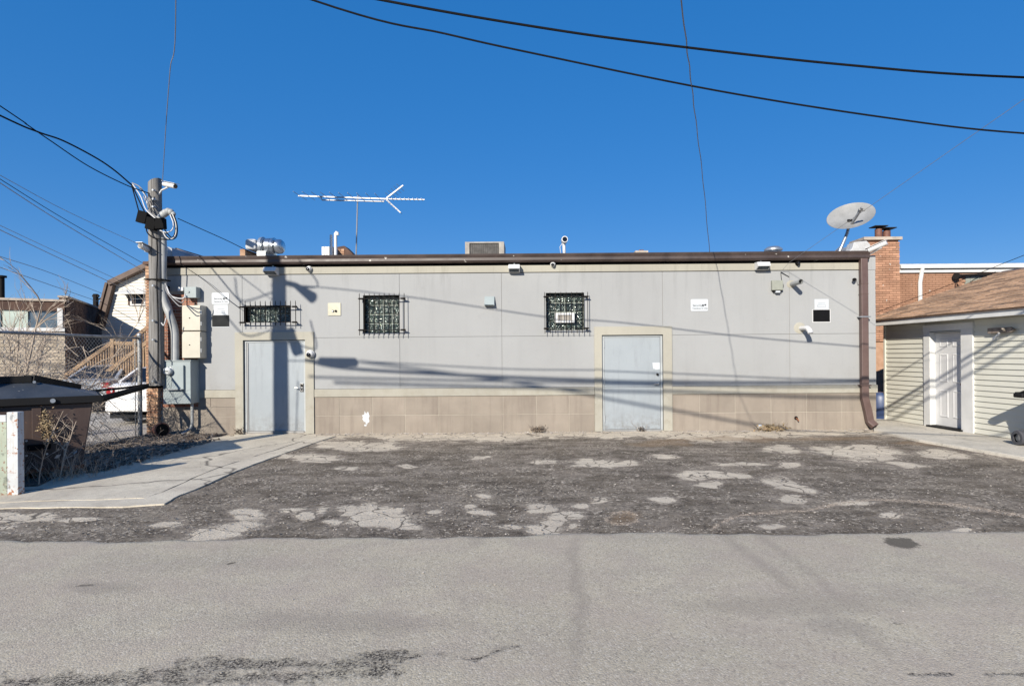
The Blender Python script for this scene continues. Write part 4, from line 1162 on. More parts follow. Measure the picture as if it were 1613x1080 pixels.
# two cream telecom boxes
yt = 12.02
for (v0, v1, lab) in ((480.5, 521, 'upper of two stacked cream utility boxes'), (522, 564, 'lower of two stacked cream utility boxes')):
    a = P(287, v1, yt); b = P(316, v0, yt)
    o = empty('utility_box', (a.x, D, a.z), lab + ' beside the wooden pole', 'utility box', 'cream utility boxes')
    MB().box(a.x, b.x, yt, D - .004, a.z, b.z).build('case', M['box_cream'], o, bevel=0.008)
    MB().box(a.x + .006, b.x - .006, yt - .012, yt - .0005, a.z + .01, b.z - .01).build('lid', M['box_cream'], o, bevel=0.004)
    c0 = ((a.x + b.x) / 2 - .03, (a.z + b.z) / 2)
    MB().tube([(c0[0], yt - .012, c0[1]), (c0[0], yt - .02, c0[1])], .012, 8).build('lock', M['iron'], o)
    for dz in (.12, -.12):
        MB().tube([(b.x + .004, yt + .01, c0[1] + dz - .04), (b.x + .004, yt + .01, c0[1] + dz + .04)], .01, 6).build('hinge', M['galv'], o)
a = P(290, 469, 12.08); b = P(309, 451.5, 12.08)
o = empty('disconnect_box', (a.x, D, a.z), 'small pale grey box above the cream utility boxes', 'utility box')
MB().box(a.x, b.x, 12.08, D - .002, a.z, b.z).build('case', M['box_grey'], o, bevel=0.01)
MB().tube([((a.x + b.x) / 2 - .03, 12.08, (a.z + b.z) / 2 + .01), ((a.x + b.x) / 2 - .03, 12.06, (a.z + b.z) / 2 + .01)], .018, 10).build('knob', M['sign_grey'], o)
q = P(284, 455, 12.1)
MB().box(q.x - .07, q.x + .05, 12.12, D - .001, q.z - .04, q.z + .04).build('side_box', M['white_plastic'], o, bevel=0.008)

# wooden stub pole on the wall
xp, yp = P(246.5, 450, 11.9).x, 11.9
zt, zb = P(246, 285, yp).z, P(246, 607, yp).z
o = pole = empty('service_pole', (xp, yp, zb), 'weathered wooden service pole bolted to the left end of the building', 'pole')
m = MB()
n = 12; vv = []; ff = []
hs = np.linspace(zb, zt, 14)
for i, z in enumerate(hs):
    rr = 0.145 - 0.022 * i / 13
    for k2 in range(n):
        t = 2 * math.pi * k2 / n
        w = rr * (1 + 0.05 * math.sin(3 * t + z * 2))
        vv.append((xp - 0.012 * (i / 13) + w * math.cos(t), yp + w * math.sin(t), z + (0.05 * math.cos(t) if i == 13 else 0)))
for i in range(13):
    for k2 in range(n):
        ff.append((i * n + k2, i * n + (k2 + 1) % n, (i + 1) * n + (k2 + 1) % n, (i + 1) * n + k2))
ff.append(tuple(range(13 * n, 14 * n))); ff.append(tuple(reversed(range(n))))
m.add(vv, ff); m.build('shaft', M['pole'], pole, smooth=True)
for vv_ in (300, 314, 326, 450, 505, 535, 600):
    q = P(243, vv_, yp - .15)
    MB().tube([(q.x, yp - .12, q.z), (q.x - .01, yp - .19, q.z)], .022, 8).build('bolt', M['galv'], pole, smooth=True)
MB().box(xp - .16, xp + .20, yp - .155, yp + .16, P(246, 441, yp).z - .012, P(246, 441, yp).z + .012).build('steel_band', M['iron'], pole)
MB().box(xp - .05, xp + .05, yp + .15, D + .03, zb + .3, zb + .42).build('wall_bracket', M['iron'], pole)
MB().box(xp - .05, xp + .05, yp + .15, D + .03, 3.1, 3.2).build('wall_bracket', M['iron'], pole)
# riser conduits
o = empty('riser_conduit', (xp + .2, 11.95, 1.6), 'fat grey conduit curving down from the wooden pole to the meter cabinet', 'conduit')
def pl_(lst, y): return [P(u, v, yy) for (u, v), yy in zip(lst, y)]
m = MB(); m.tube(arc(pl_([(256, 366), (256.5, 400), (256, 450), (259, 475), (268, 497), (275, 520), (276, 545), (276, 569)], [11.95] * 5 + [12.0] * 3), 6), .075, 12)
m.build('main_pipe', M['pvc_grey'], o, smooth=True)
m = MB(); m.tube(arc(pl_([(263, 470), (270, 490), (271.5, 520), (271.5, 568)], [12.08] * 4), 6), .03, 8)
m.build('side_pipe', M['pvc_grey'], o, smooth=True)
for vv_ in (470, 500, 541):
    pass
# black splice boxes on the pole top
o = empty('splice_boxes', P(243, 352, 11.75), 'cluster of three black splice boxes on the wooden pole', 'splice boxes')
for (u0, v0, u1, v1, tilt) in ((218, 333, 233, 352, -.25), (232, 343, 247, 362, -.2), (246, 344, 260, 361, .05)):
    a, b = P(u0, v1, 11.7), P(u1, v0, 11.7)
    MB().obox(((a.x + b.x) / 2, 11.7, (a.z + b.z) / 2), (b.x - a.x, .12, b.z - a.z), (0, -tilt, 0)).build('box', M['black'], o, bevel=0.01)
# weatherhead lumps and cable loops
o = empty('cable_loops', P(262, 337, 11.8), 'bundle of looped service cables hanging at the wooden pole top', 'cables')
m = MB()
for (u, v, r_) in ((253, 342, .07), (257, 338, .075), (261, 335, .075), (265, 333, .07), (269, 334, .065), (273, 337, .05)):
    m.ball(P(u, v, 11.7), r_, 10, 6)
m.build('weatherhead', M['pvc_grey'], o, smooth=True)
loops = [([(272, 338), (277, 352), (277, 368), (271, 376), (262, 374), (256, 364)], 'cable_white'),
         ([(270, 338), (275, 350), (276, 366), (270, 374), (258, 360)], 'cable'),
         ([(268, 338), (273, 352), (271, 362), (262, 366), (252, 363)], 'cable_white'),
         ([(274, 338), (279, 355), (278, 372), (270, 377), (262, 372)], 'cable'),
         ([(230, 352), (232, 366), (243, 375), (258, 377), (270, 377)], 'cable'),
         ([(226, 309), (232, 322), (236, 334), (250, 344)], 'cable_grey'),
         ([(207, 290), (213, 312), (219, 334)], 'cable'), ([(208, 291), (220, 318), (228, 334)], 'cable'),
         ([(209, 290), (222, 310), (230, 330), (246, 345)], 'cable_white'), ([(208, 288), (222, 296), (235, 318)], 'cable_grey'),
         ([(220, 296), (229, 308), (232, 320)], 'cable_white'),
         ([(262, 450), (270, 466), (288, 470), (292, 462)], 'cable_white'), ([(261, 446), (266, 462), (284, 476), (290, 474)], 'cable_grey'),
         ([(260, 446), (263, 460), (280, 480), (287, 482)], 'cable_grey'), ([(262, 500), (258, 512), (254, 508)], 'cable_white'),
         ([(247, 375), (248, 400), (247, 440), (249, 500), (249, 600)], 'cable')]
for pts_, mt_ in loops:
    MB().tube(arc([P(u, v, 11.66) for u, v in pts_], 6), .011 if mt_ != 'cable' else .013, 6).build('cable', M[mt_], o, smooth=True)
# cameras on the pole
e = P(262, 291, 11.75)
bullet_cam('bullet_camera', P(259, 290, 11.8), P(283, 295, 11.55) - P(259, 290, 11.8), 0.40, .05, 'white bullet camera at the top right of the wooden pole', (xp + .1, 11.85, P(262, 305, 11.8).z))
bullet_cam('bullet_camera', P(233, 393, 11.8), P(219, 386, 11.5) - P(233, 393, 11.8), 0.26, .055, 'white bullet camera halfway up the left side of the wooden pole', (xp - .1, 11.85, P(240, 398, 11.8).z))

# black swing arm anchored at the pole foot
o = empty('barrier_arm', P(240, 606, 12.05), 'black steel swing arm from the pole foot towards the dumpster', 'barrier arm')
p0 = P(239, 606, 11.95)
m = MB(); m.tube([p0, P(158, 628.5, 10.5)], [.05, .062], 10); m.build('main_bar', M['bin_black'], o, smooth=True)
m = MB(); m.tube([p0 + Vector((0, 0.02, .02)), P(195, 611, 11.2), P(130, 617, 10.5)], .022, 8); m.build('stay_bar', M['iron'], o, smooth=True)
MB().obox(p0 + Vector((.02, .12, 0)), (.12, .3, .14)).build('hinge_plate', M['iron'], o)

# clay flower pot tipped at the wall foot
c0 = G(247, 684, .12); c0 = Vector((-7.78, 11.85, .17))
o = empty('clay_pot', (c0.x, c0.y, .03), 'tipped brown clay pot on the dirt under the meter cabinet', 'pot')
m = MB(); dd = Vector((.85, -.5, .1)).normalized()
m.tube([c0 - dd * .14, c0 - dd * .05, c0 + dd * .09, c0 + dd * .10, c0 + dd * .14], [.085, .115, .135, .15, .15], 18)
m.build('pot_body', M['flue'], o, smooth=True)
MB().tube([c0 + dd * .141, c0 + dd * .145], .125, 16).build('pot_opening', M['black'], o)

# ================================================================== ROOF THINGS
# exhaust fan
y = 13.6
o = empty('exhaust_fan', P(415, 405, y), 'silver rooftop exhaust fan with round ribbed duct', 'exhaust fan')
a, b = P(392, 396, y), P(411, 379, y)
MB().box(a.x + .02, b.x, y - .25, y + .3, a.z, b.z).build('housing', M['white_membrane'], o, bevel=0.06)
m = MB(); zc = P(430, 388.5, y).z
def lathe_x(pts, yc, zc, n=24):
    mm = MB(); mm.tube([(x, yc, zc) for x, r in pts], [r for x, r in pts], n); return mm
X = lambda u: P(u, 390, y).x
lathe_x([(X(411), .10), (X(411.5), .22), (X(416), .23), (X(417), .20)], y, zc).build('flange', M['galv'], o, smooth=True)
lathe_x([(X(417.2), .16), (X(421), .19), (X(421.3), .2), (X(428), .2), (X(428.3), .19)], y, zc).build('duct', M['steel'], o, smooth=True)
lathe_x([(X(428.6), .2), (X(433), .21), (X(433.5), .18), (X(434), .14)], y, zc).build('duct_ring', M['steel'], o, smooth=True)
lathe_x([(X(434.2), .14), (X(437), .175), (X(443), .17), (X(446), .13), (X(447), .05)], y, zc).build('cap', M['steel'], o, smooth=True)
MB().box(X(411), X(424), y - .2, y + .2, 3.75, P(415, 398, y).z).build('stand', M['galv'], o)
MB().box(X(388), X(396), y - .3, y + .3, 3.75, P(390, 396, y).z).build('curb', M['brick_buff'], o)
# corrugated vent unit with two white pipes
y = 14.2
o = empty('roof_hatch', P(515, 410, y), 'small corrugated metal housing on the roof', 'roof housing')
a, b = P(507, 410, y), P(524, 388.5, y)
MB().box(a.x, b.x, y, y + .5, 3.75, b.z).build('housing', M['ac_frame'], o)
for i in range(7):
    x = a.x + (b.x - a.x) * (i + .5) / 7
    MB().box(x - .008, x + .008, y - .015, y - .0005, 3.75, b.z).build('rib', M['galv'], o)
for (u, v, r_, lab, top) in ((521.5, 370, .032, 'shorter of two thin white vent pipes on the roof', 0), (528.5, 366, .038, 'taller of two thin white vent pipes, with a hooked cap', 1)):
    p = P(u, v, 13.6)
    o = tag(MB().tube([(p.x, 13.6, 3.7), (p.x, 13.6, p.z)] if not top else [(p.x, 13.6, 3.7), (p.x, 13.6, p.z - .03), (p.x + .02, 13.6, p.z), (p.x + .05, 13.6, p.z - .02), (p.x + .05, 13.6, p.z - .07)], r_, 12).build('vent_pipe', M['white_plastic'], smooth=True),
            lab, 'vent pipe', 'white roof vent pipes')
y = 14.6
o = empty('roof_chimney', P(545, 410, y), 'low brick stub with dark sloping felt on the roof', 'chimney')
a, b = P(531, 405, y), P(542, 390, y)
brick_field(o, a.x, b.x, 3.75, b.z, y, M['brick_buff'])
MB().box(a.x + .005, b.x - .005, y + .03, y + .4, 3.72, b.z).build('core', M['mortar'], o)
c0 = P(560, 404, y)
MB().yprism([(b.x, 3.7), (c0.x, 3.7), (c0.x, c0.z), (b.x, b.z + .05), (a.x, b.z + .02), (a.x, b.z + .002)], y + .01, y + .4).build('felt', M['brick_dark'], o)
# TV antenna
y = 14.0
mast_b = P(560, 403, y); mast_t = P(563.5, 308, y)
o = empty('tv_antenna', (mast_b.x, y, 3.75), 'long aluminium television antenna on a thin mast', 'antenna')
MB().tube([(mast_b.x, y, 3.7), mast_t], .017, 8).build('mast', M['alu'], o)
L0, L1 = P(470, 308.5, y), P(609, 313.5, y)
MB().beam(L0, L1, .028, .028).build('boom', M['alu'], o)
MB().beam(P(609.3, 313.5, y), P(669, 314.5, y), .022, .022).build('front_boom', M['alu'], o)
m = MB(); m.tube([P(506, 310, y), P(507, 315, y), P(605, 317.5, y), P(604.5, 313, y)], .016, 6); m.build('brace', M['alu'], o)
MB().beam(P(609, 312, y), P(635, 292, y), .028, .028).build('fin', M['alu'], o)
MB().beam(P(609, 315, y), P(631, 335, y), .028, .028).build('fin', M['alu'], o)
for i, f_ in enumerate(np.linspace(.02, .92, 10)):
    q = L0.lerp(L1, f_)
    MB().tube([q + Vector((.06, -.55 - .01 * i, -.05)), q + Vector((-.06, .55, .05))], .0065, 5).build('element', M['alu'], o)
for i in range(9):
    q = P(612 + i * 6.6, 313.8 + i * .1, y)
    MB().tube([q + Vector((0, -.12, 0)), q + Vector((0, .12, 0))], .007, 5).build('director', M['alu'], o)
for (ua, va, ub, vb) in ((609, 312, 635, 292), (609, 315, 631, 335)):
    for f_ in (.15, .32, .49, .66, .83):
        q = P(ua, va, y).lerp(P(ub, vb, y), f_)
        MB().tube([q + Vector((-.07, -.1, .06)), q + Vector((.07, .1, -.06))], .005, 5).build('element', M['alu'], o)
# air-conditioning unit
y = 14.6
a, b = P(737, 405, y), P(792, 380.5, y)
o = empty('rooftop_air_conditioner', ((a.x + b.x) / 2, y, 3.75), 'boxy dusty air conditioner unit on the roof', 'air conditioner')
MB().box(a.x + .01, b.x - .01, y + .03, y + .85, 3.75, b.z - .03).build('coil', M['ac_dark'], o)
for r in rects_minus((a.x - .07, b.x + .03, 3.75, b.z), [(a.x + .04, b.x - .10, 3.78, b.z - .035)]):
    MB().box(r[0], r[1], y, y + .88, r[2], r[3]).build('casing', M['ac_frame'], o)
for i in range(16):
    x = a.x + .06 + (b.x - a.x - .18) * i / 15
    MB().box(x - .004, x + .004, y + .018, y + .029, 3.79, b.z - .04).build('fin', M['ac_dark'], o)
MB().box(a.x - .07 - .09, a.x - .075, y + .1, y + .25, 3.75, 4.0 + .05).build('disconnect', M['white_plastic'], o)
# roof camera on a post
y = 12.6
q = P(889, 388, y)
o = empty('roof_camera', (q.x, y, 3.75), 'white camera on a short post at the roof edge', 'camera', 'security cameras')
MB().tube([(q.x, y, 3.75), (q.x - .01, y, P(889, 384, y).z)], .035, 10).build('post', M['white_plastic'], o, smooth=True)
q = P(889, 378, y)
MB().tube([(q.x, y + .12, q.z), (q.x, y - .14, q.z - .01)], .07, 14).build('body', M['white_plastic'], o, smooth=True)
MB().tube([(q.x, y - .141, q.z - .01), (q.x, y - .15, q.z - .01)], .052, 12).build('lens', M['lens_black'], o, smooth=True)
MB().tube([(q.x - .03, y, q.z - .05), (q.x - .1, y, q.z - .15), (q.x - .08, y, q.z - .32)], .007, 5).build('wire', M['cable_white'], o)
# far flues
y = 24
a, b = P(1001, 400, y), P(1021, 396, y)
o = empty('far_chimney', (a.x, y, 3.75), 'pair of tiny far off flues above the roofline right of the roof camera', 'chimney')
MB().box(a.x, b.x, y, y + .5, 3.76, b.z + .04).build('coping', M['coping'], o)
for u in (1009.5, 1013.5):
    q = P(u, 392, y); MB().tube([(q.x, y + .2, b.z), (q.x, y + .2, q.z)], .045, 8).build('flue', M['flue'], o, smooth=True)
# round steel vent cap
y = 13.2
q = P(1218, 391, y)
o = empty('round_vent', (q.x, y, 3.75), 'round steel vent cap low on the roof right side', 'vent')
MB().tube([(q.x, y, 3.75), (q.x, y, q.z - .06)], .11, 16).build('neck', M['galv'], o, smooth=True)
MB().tube([(q.x, y, q.z - .06), (q.x, y, q.z - .02), (q.x, y, q.z + .03)], [.2, .2, .13], 20).build('cap', M['galv'], o, smooth=True)
# debris along roof: small wires
# satellite dish
y = 12.9
o = empty('satellite_dish', P(1318, 400, y), 'grey satellite dish on a bent mast at the right roof corner', 'satellite dish')
cd = P(1340, 339, y); nrm = Vector((-0.38, -.66, .66)).normalized()      # tipped back, seen from below its rim
# elliptical bowl
ax = Vector((1, 0, .24)); ax = (ax - nrm * ax.dot(nrm)).normalized(); ay = nrm.cross(ax).normalized()
m = MB(); vv = []; ff = []; nr, na = 6, 32; W, H_ = .50, .43
for i in range(nr + 1):
    r_ = i / nr
    for k2 in range(na):
        t = 2 * math.pi * k2 / na
        vv.append(cd + ax * (W * r_ * math.cos(t)) + ay * (H_ * r_ * math.sin(t)) + nrm * (.10 * (r_ ** 2 - 1)))
for i in range(nr + 1):
    r_ = i / nr
    for k2 in range(na):
        t = 2 * math.pi * k2 / na
        vv.append(cd + ax * ((W + .006) * r_ * math.cos(t)) + ay * ((H_ + .006) * r_ * math.sin(t)) + nrm * (.10 * (r_ ** 2 - 1) - .012))
nn = (nr + 1) * na
for i in range(nr):
    for k2 in range(na):
        k3 = (k2 + 1) % na
        ff.append((i * na + k2, (i + 1) * na + k2, (i + 1) * na + k3, i * na + k3))
        ff.append((nn + i * na + k2, nn + i * na + k3, nn + (i + 1) * na + k3, nn + (i + 1) * na + k2))
for k2 in range(na):
    k3 = (k2 + 1) % na
    ff.append((nr * na + k2, nn + nr * na + k2, nn + nr * na + k3, nr * na + k3))
m.add(vv, ff); m.build('reflector', M['dish'], o, smooth=True)
base = P(1320, 401, y + .05)
m = MB(); m.tube(arc([base, P(1327, 385, y + .05), P(1334, 368, y + .08), P(1337, 356, y + .1)], 6), .035, 10); m.build('mast', M['galv'], o, smooth=True)
m = MB(); m.beam(P(1338, 358, y - .0), P(1358, 327, y - .55), .035, .05); m.build('feed_arm', M['dish'], o)
m = MB(); m.beam(P(1337, 358, y + .1), P(1339, 346, y + .0), .1, .06); m.build('mount', M['iron'], o)
m = MB(); q = P(1356, 329, y - .5); m.tube([q, q + Vector((.02, .12, -.05))], [.045, .03], 10); m.obox(q + Vector((.05, .02, -.02)), (.09, .06, .05)); m.build('receiver', M['dish'], o, smooth=True)
for (u, v) in ((1311, 400), (1330, 401)):
    q = P(u, v, y + .25); MB().tube([q, P(1326, 386, y + .06)], .015, 6).build('strut', M['galv'], o)

# ================================================================== WIRES
def polyfit_wire(pts, x0, x1, n=60, deg=3):
    pts = np.array([tuple(p) for p in pts]); deg = min(deg, len(pts) - 1)
    fy = np.polyfit(pts[:, 0], pts[:, 1], min(deg, 2)); fz = np.polyfit(pts[:, 0], pts[:, 2], deg)
    xs_ = np.linspace(x0, x1, n)
    return [Vector((x, np.polyval(fy, x), np.polyval(fz, x))) for x in xs_]
def wire(name, pts, r, mat, label, n=5, group=None, cat='cable'):
    o = MB().tube(pts, r, n).build(name, M[mat], smooth=True)
    return tag(o, label, cat, group)
grp = 'overhead cables'
A = arc([(-8.66, 5.0, 6.9), (-7.56, 5.27, 6.72), (-5.25, 5.63, 6.28), P(528, 12, 6.3), P(700, 53, 6.5), P(830, 82, 6.62), P(1130, 143, 6.82), P(1400, 186, 6.98), P(1613, 210, 7.04), (9.0, 7.1, 4.2), (14, 7.2, 4.35), (20, 7.3, 4.9)], 8)
wire('overhead_cable', A, .0115, 'cable', 'lower of two thick black cables crossing the sky to the right', group=grp)
B = arc([(-8.7, 4.1, 5.76), P(-600, -250, 4.32), P(130, -95, 4.8), P(600, 0, 5.22), P(860, 45, 5.4), P(1050, 71, 5.5), P(1330, 102, 5.62), P(1613, 122, 5.74), (9.0, 5.9, 4.35), (14, 6.1, 4.5), (20, 6.3, 5.1)], 8)
wire('overhead_cable', B, .012, 'cable', 'upper of two thick black cables crossing the sky to the right', group=grp)
# splice enclosure, lashed loops on cable B and A
o = empty('splice_case', (-7.4, 4.25, 5.6), 'black splice case hung on the cable left of the frame', 'splice case')
MB().tube([(-8.0, 4.17, 5.68), (-7.95, 4.18, 5.675), (-7.15, 4.29, 5.60), (-7.1, 4.3, 5.59)], [.03, .085, .085, .03], 12).build('case', M['bin_black'], o, smooth=True)
# cables running over the photographer, throwing the soft bands low on the wall
C1 = arc([(-8.7, 3.2, 6.2), (-7.5, 3.1, 6.05), (-3, 3.0, 5.85), (2, 3.0, 5.75), (8, 3.0, 5.9), (16, 3.0, 6.4)], 6)
wire('overhead_cable', C1, .034, 'cable', 'black cable high over the near edge of the alley', group=grp)
C2 = arc([(-8.8, 2.7, 6.1), (-3, 2.6, 5.98), (2, 2.6, 5.85), (8, 2.6, 5.95), (16, 2.6, 6.4)], 6)
wire('overhead_cable', C2, .022, 'cable_grey', 'grey cable high over the near edge of the alley', group=grp)
C3 = arc([(-9.0, 1.0, 6.85), (-2, 1.0, 6.6), (4, 1.0, 6.45), (16, 1.0, 7.0)], 6)
wire('overhead_cable', C3, .03, 'cable', 'thin black cable far overhead behind the alley centre', group=grp)
C4 = arc([(-8.7, .4, 7.6), (-5, .2, 7.15), (0, 0, 6.3), (5, -.2, 5.5), (9, -.3, 5.1)], 6)
wire('overhead_cable', C4, .028, 'cable', 'sloping black cable far overhead dropping to the right', group=grp)
# drops
W1 = arc([P(1118, 400, 12.2), P(1108, 290, 10.2), P(1096, 190, 8.0), P(1087, 115, 6.4), P(1078, 40, 5.2), (1.0, 4.0, 4.86), (.5, 1.5, 5.1), (-.3, -3, 6.0)], 8)
W1b = [p + Vector((.005 * math.sin(i * 1.3), 0, .005 * math.cos(i * 1.3))) for i, p in enumerate(W1)]
wire('service_drop', W1b, .0065, 'cable_grey', 'twisted service drop coming down to the middle right of the roof', group=grp)
q = Vector((-7.68, 11.75, P(256, 286, 11.75).z))
W2 = arc([P(256, 286, 11.75), P(262, 190, 10.0), P(268, 110, 8.8), P(277, 0, 7.5), (-1.9, 3.0, 8.9), (1.0, -1.5, 11.5)], 8)
wire('service_drop', W2, .0065, 'cable_grey', 'nearly vertical wire rising from the wooden pole top', group=grp)
x5, z5 = 5.34, 3.49
W3 = [Vector((P(1232, 426, 12.2).x, 12.2, P(1232, 426, 12.2).z))] + [Vector((x5 + .077 * d, 12.25 - d, z5 + .2 * d - .0 * d)) for d in np.linspace(.3, 11, 24)]
wire('service_drop', W3, .0035, 'cable_grey', 'thin wire rising from the wall past the satellite dish', group=grp)
W4 = arc([P(207, 291, 11.5), P(180, 268, 11.2), P(150, 248, 10.8), P(100, 222, 10.2), P(60, 208, 9.7), P(0, 182, 9.1), (-8.6, 6.5, 5.7), (-8.66, 4.7, 6.2)], 8)
wire('service_drop', W4, .015, 'cable', 'thick black cable bundle sagging from the left to the wooden pole', group=grp)
W5 = arc([P(236, 305, 11.7), P(200, 292, 11.3), P(140, 262, 10.7), P(80, 222, 10.0), P(42, 196, 9.5), P(0, 167, 9.1), (-8.5, 4.9, 6.5)], 8)
wire('service_drop', W5, .010, 'cable', 'thinner black cable crossing the thick bundle at the left', group=grp)
W6 = arc([P(280, 344, 11.8), P(320, 362, 12.2), P(360, 380, 12.8), P(396, 398, 13.4), P(404, 401, 13.6)], 6)
wire('service_drop', W6, .008, 'cable', 'short wire from the wooden pole to the exhaust fan', group=grp)
W7 = arc([P(283, 415, 12.0), P(320, 440, 12.05), P(350, 465, 12.12), P(378, 486, 12.16)], 5)
wire('wall_wire', W7, .005, 'cable', 'thin slack wire from the gutter to the small window grille', group=None)
W7b = arc([P(466, 490, 12.16), P(480, 537, 12.18), P(530, 560, 12.2), P(600, 590, 12.22)], 5)
# background lines at the left
bgw = [((0, 276, 14), (110, 335, 18), (235, 392, 24), .008, 'cable_grey'), ((0, 282, 13), (110, 350, 17), (235, 420, 23), .009, 'cable'),
       ((0, 288, 13), (100, 352, 17), (235, 432, 23), .011, 'cable_grey'), ((0, 355, 15), (90, 397, 20), (235, 463, 23.5), .008, 'cable_grey'),
       ((0, 362, 15), (90, 405, 20), (190, 452, 23.5), .011, 'cable_grey'), ((0, 404, 18), (80, 430, 24), (165, 464, 30), .011, 'cable_grey'),
       ((0, 421, 18), (80, 449, 24), (158, 476, 30), .011, 'cable_grey')]
names_ = ['topmost', 'second', 'third', 'fourth', 'fifth', 'sixth', 'lowest']
for i, (p0, p1, p2, r_, mt_) in enumerate(bgw):
    a = P(p0[0], p0[1], p0[2]); b = P(p1[0], p1[1], p1[2]); c = P(p2[0], p2[1], p2[2])
    pre = a + (a - b) * .4; pts = [pre + Vector((-26, -1, 1.5))] + arc([pre, a, b, c], 6)
    wire('background_line', pts, r_, mt_, names_[i] + ' of the seven thin lines crossing the sky at far left', group='thin lines at far left')
# right-hand lines
wire('background_line', arc([P(1380, 492, 13.9), P(1500, 447, 12.5), P(1613, 402, 11.0), P(1750, 350, 10)], 6), .006, 'cable', 'thin line rising over the garage roof at the right')

# utility pole standing just outside the left edge, whose shadow falls over the left door
xu, yu = -8.66, 4.6
o = empty('utility_pole', (xu, yu, 0), 'tall wooden utility pole beside the alley at the left', 'utility pole')
MB().tube([(xu, yu, 0), (xu, yu, 5), (xu + .02, yu, 10.5)], [.17, .155, .12], 14).build('shaft', M['pole'], o, smooth=True)
MB().beam((xu, yu - 1.1, 9.8), (xu, yu + 1.1, 9.8), .1, .12).build('crossarm', M['pole'], o)
MB().tube([(xu + .36, yu + .1, 3.72), (xu + .36, yu + .1, 3.85), (xu + .42, yu + .12, 5.0)], .012, 5).build('ground_wire', M['cable'], o)
m = MB(); m.obox((xu + .30, yu, 5.9), (.2, .16, .5), (0, -.3, 0)); m.build('terminal_box', M['bin_black'], o)
m = MB(); m.tube([(xu, yu, 7.2), (xu + .4, yu + .1, 7.05), (xu + .8, yu + .15, 6.75)], [.05, .06, .12], 8); m.build('cable_head', M['bin_black'], o)
for i in range(4):
    k_ = random.Random(i); z_ = 6.3 + k_.uniform(-.4, .9)
    pts = arc([(xu, yu, z_), (xu + k_.uniform(.3, .9) * (1 if i % 3 else -1), yu + .1, z_ - k_.uniform(.1, .5)), (xu + k_.uniform(.6, 1.4) * (1 if i % 3 else -1), yu + .3, z_ + k_.uniform(-.1, .35))], 6)
    MB().tube(pts, .016, 5).build('cable', M['cable'], o)
for i in range(0):
    k_ = random.Random(40 + i); z_ = 4.75 + k_.uniform(-.15, .5)
    pts = arc([(xu - .5, yu, z_), (xu, yu, z_ - .12), (xu + k_.uniform(.5, .9), yu, z_ - .2), (xu + 1.6, yu - .2, z_ + .1)], 6)
    MB().tube(pts, .02, 5).build('cable', M['cable'], o)

# ================================================================== GARAGE (right)
PHI = 0.0809
garage = empty('garage', (9.547, 0, 0), 'cream sided garage with brown shingle roof and a white side door', 'garage', rz=PHI)
# everything below is in the garage's own frame: x = into the garage, y = along the wall, z = up
Y0, Y1 = 5.6, 13.75
DY0, DY1, DZ = 11.52, 12.33, 2.07
TR = (11.24, 12.50)
EZ = 2.30
m = MB()
m.box(0.03, 6.5, Y1 - .12, Y1, 0, EZ); m.box(0.03, 6.5, Y0, Y0 + .12, 0, EZ)
m.build('end_wall', M['siding'], garage)
m = MB(); m.box(0.03, .14, Y0 + .121, DY0 - .02, 0, EZ); m.box(0.03, .14, DY1 + .02, Y1 - .121, 0, EZ); m.box(0.03, .14, DY0 - .019, DY1 + .019, DZ + .01, EZ)
m.build('wall', M['siding'], garage)
def boards(y0, y1, z0, z1, pitch=0.105):
    z = z0
    while z < z1 - 0.02:
        zt_ = min(z + pitch, z1)
        v = [(-.004, y0, z), (-.004, y1, z), (.018, y1, zt_), (.018, y0, zt_), (.03, y0, z), (.03, y1, z)]
        MB().add(v, [(0, 3, 2, 1), (0, 1, 5, 4)]).build('siding_board', M['siding'], garage)
        z += pitch
boards(12.505, Y1 - .03, .07, EZ); boards(Y0, TR[0] - .005, .07, EZ)
MB().box(-.02, .1, Y1 - .028, Y1 + .02, .06, EZ).build('corner_post', M['siding'], garage)
MB().box(-.015, .03, Y1 + .021, Y1 + .03, .06, 2.1).build('corner_flashing', M['galv'], garage)
# door with casing
gd = MB().box(.10, .14, DY0, DY1, .10, DZ - .01).build('door', M['white_plastic'], garage)
gd['label'] = 'white six panel side door'
W_ = DY1 - DY0
for zi, (za, zb_) in enumerate(((.28, .86), (1.02, 1.62), (1.76, 1.94))):
    for ya, yb in ((DY0 + .12, DY0 + W_ / 2 - .055), (DY0 + W_ / 2 + .055, DY1 - .12)):
        m = MB()
        o4 = [(.0995, ya, za), (.0995, yb, za), (.0995, yb, zb_), (.0995, ya, zb_)]
        i4 = [(.088, ya + .02, za + .02), (.088, yb - .02, za + .02), (.088, yb - .02, zb_ - .02), (.088, ya + .02, zb_ - .02)]
        c4 = [(.096, ya + .045, za + .045), (.096, yb - .045, za + .045), (.096, yb - .045, zb_ - .045), (.096, ya + .045, zb_ - .045)]
        m.add(o4 + i4 + c4, [(0, 4, 5, 1), (1, 5, 6, 2), (2, 6, 7, 3), (3, 7, 4, 0), (4, 8, 9, 5), (5, 9, 10, 6), (6, 10, 11, 7), (7, 11, 8, 4), (8, 11, 10, 9)])
        m.build('panel', M['white_plastic'], gd)
m = MB(); m.box(-.03, .03, TR[0], DY0 - .005, .06, DZ + .03); m.box(-.03, .03, DY1 + .005, TR[1], .06, DZ + .03); m.box(-.035, .03, TR[0] - .01, TR[1] + .01, DZ + .031, DZ + .17)
m.build('casing', M['white'], garage)
m = MB(); m.box(-.028, .11, DY1, DY1 + .004, .1, DZ); m.box(-.028, .11, DY0 - .004, DY0, .1, DZ); m.box(-.028, .11, DY0, DY1, DZ, DZ + .008)
m.build('jamb', M['white'], garage)
MB().box(-.09, .13, DY0 - .04, DY1 + .04, .06, .095).build('sill', M['bin_black'], garage)
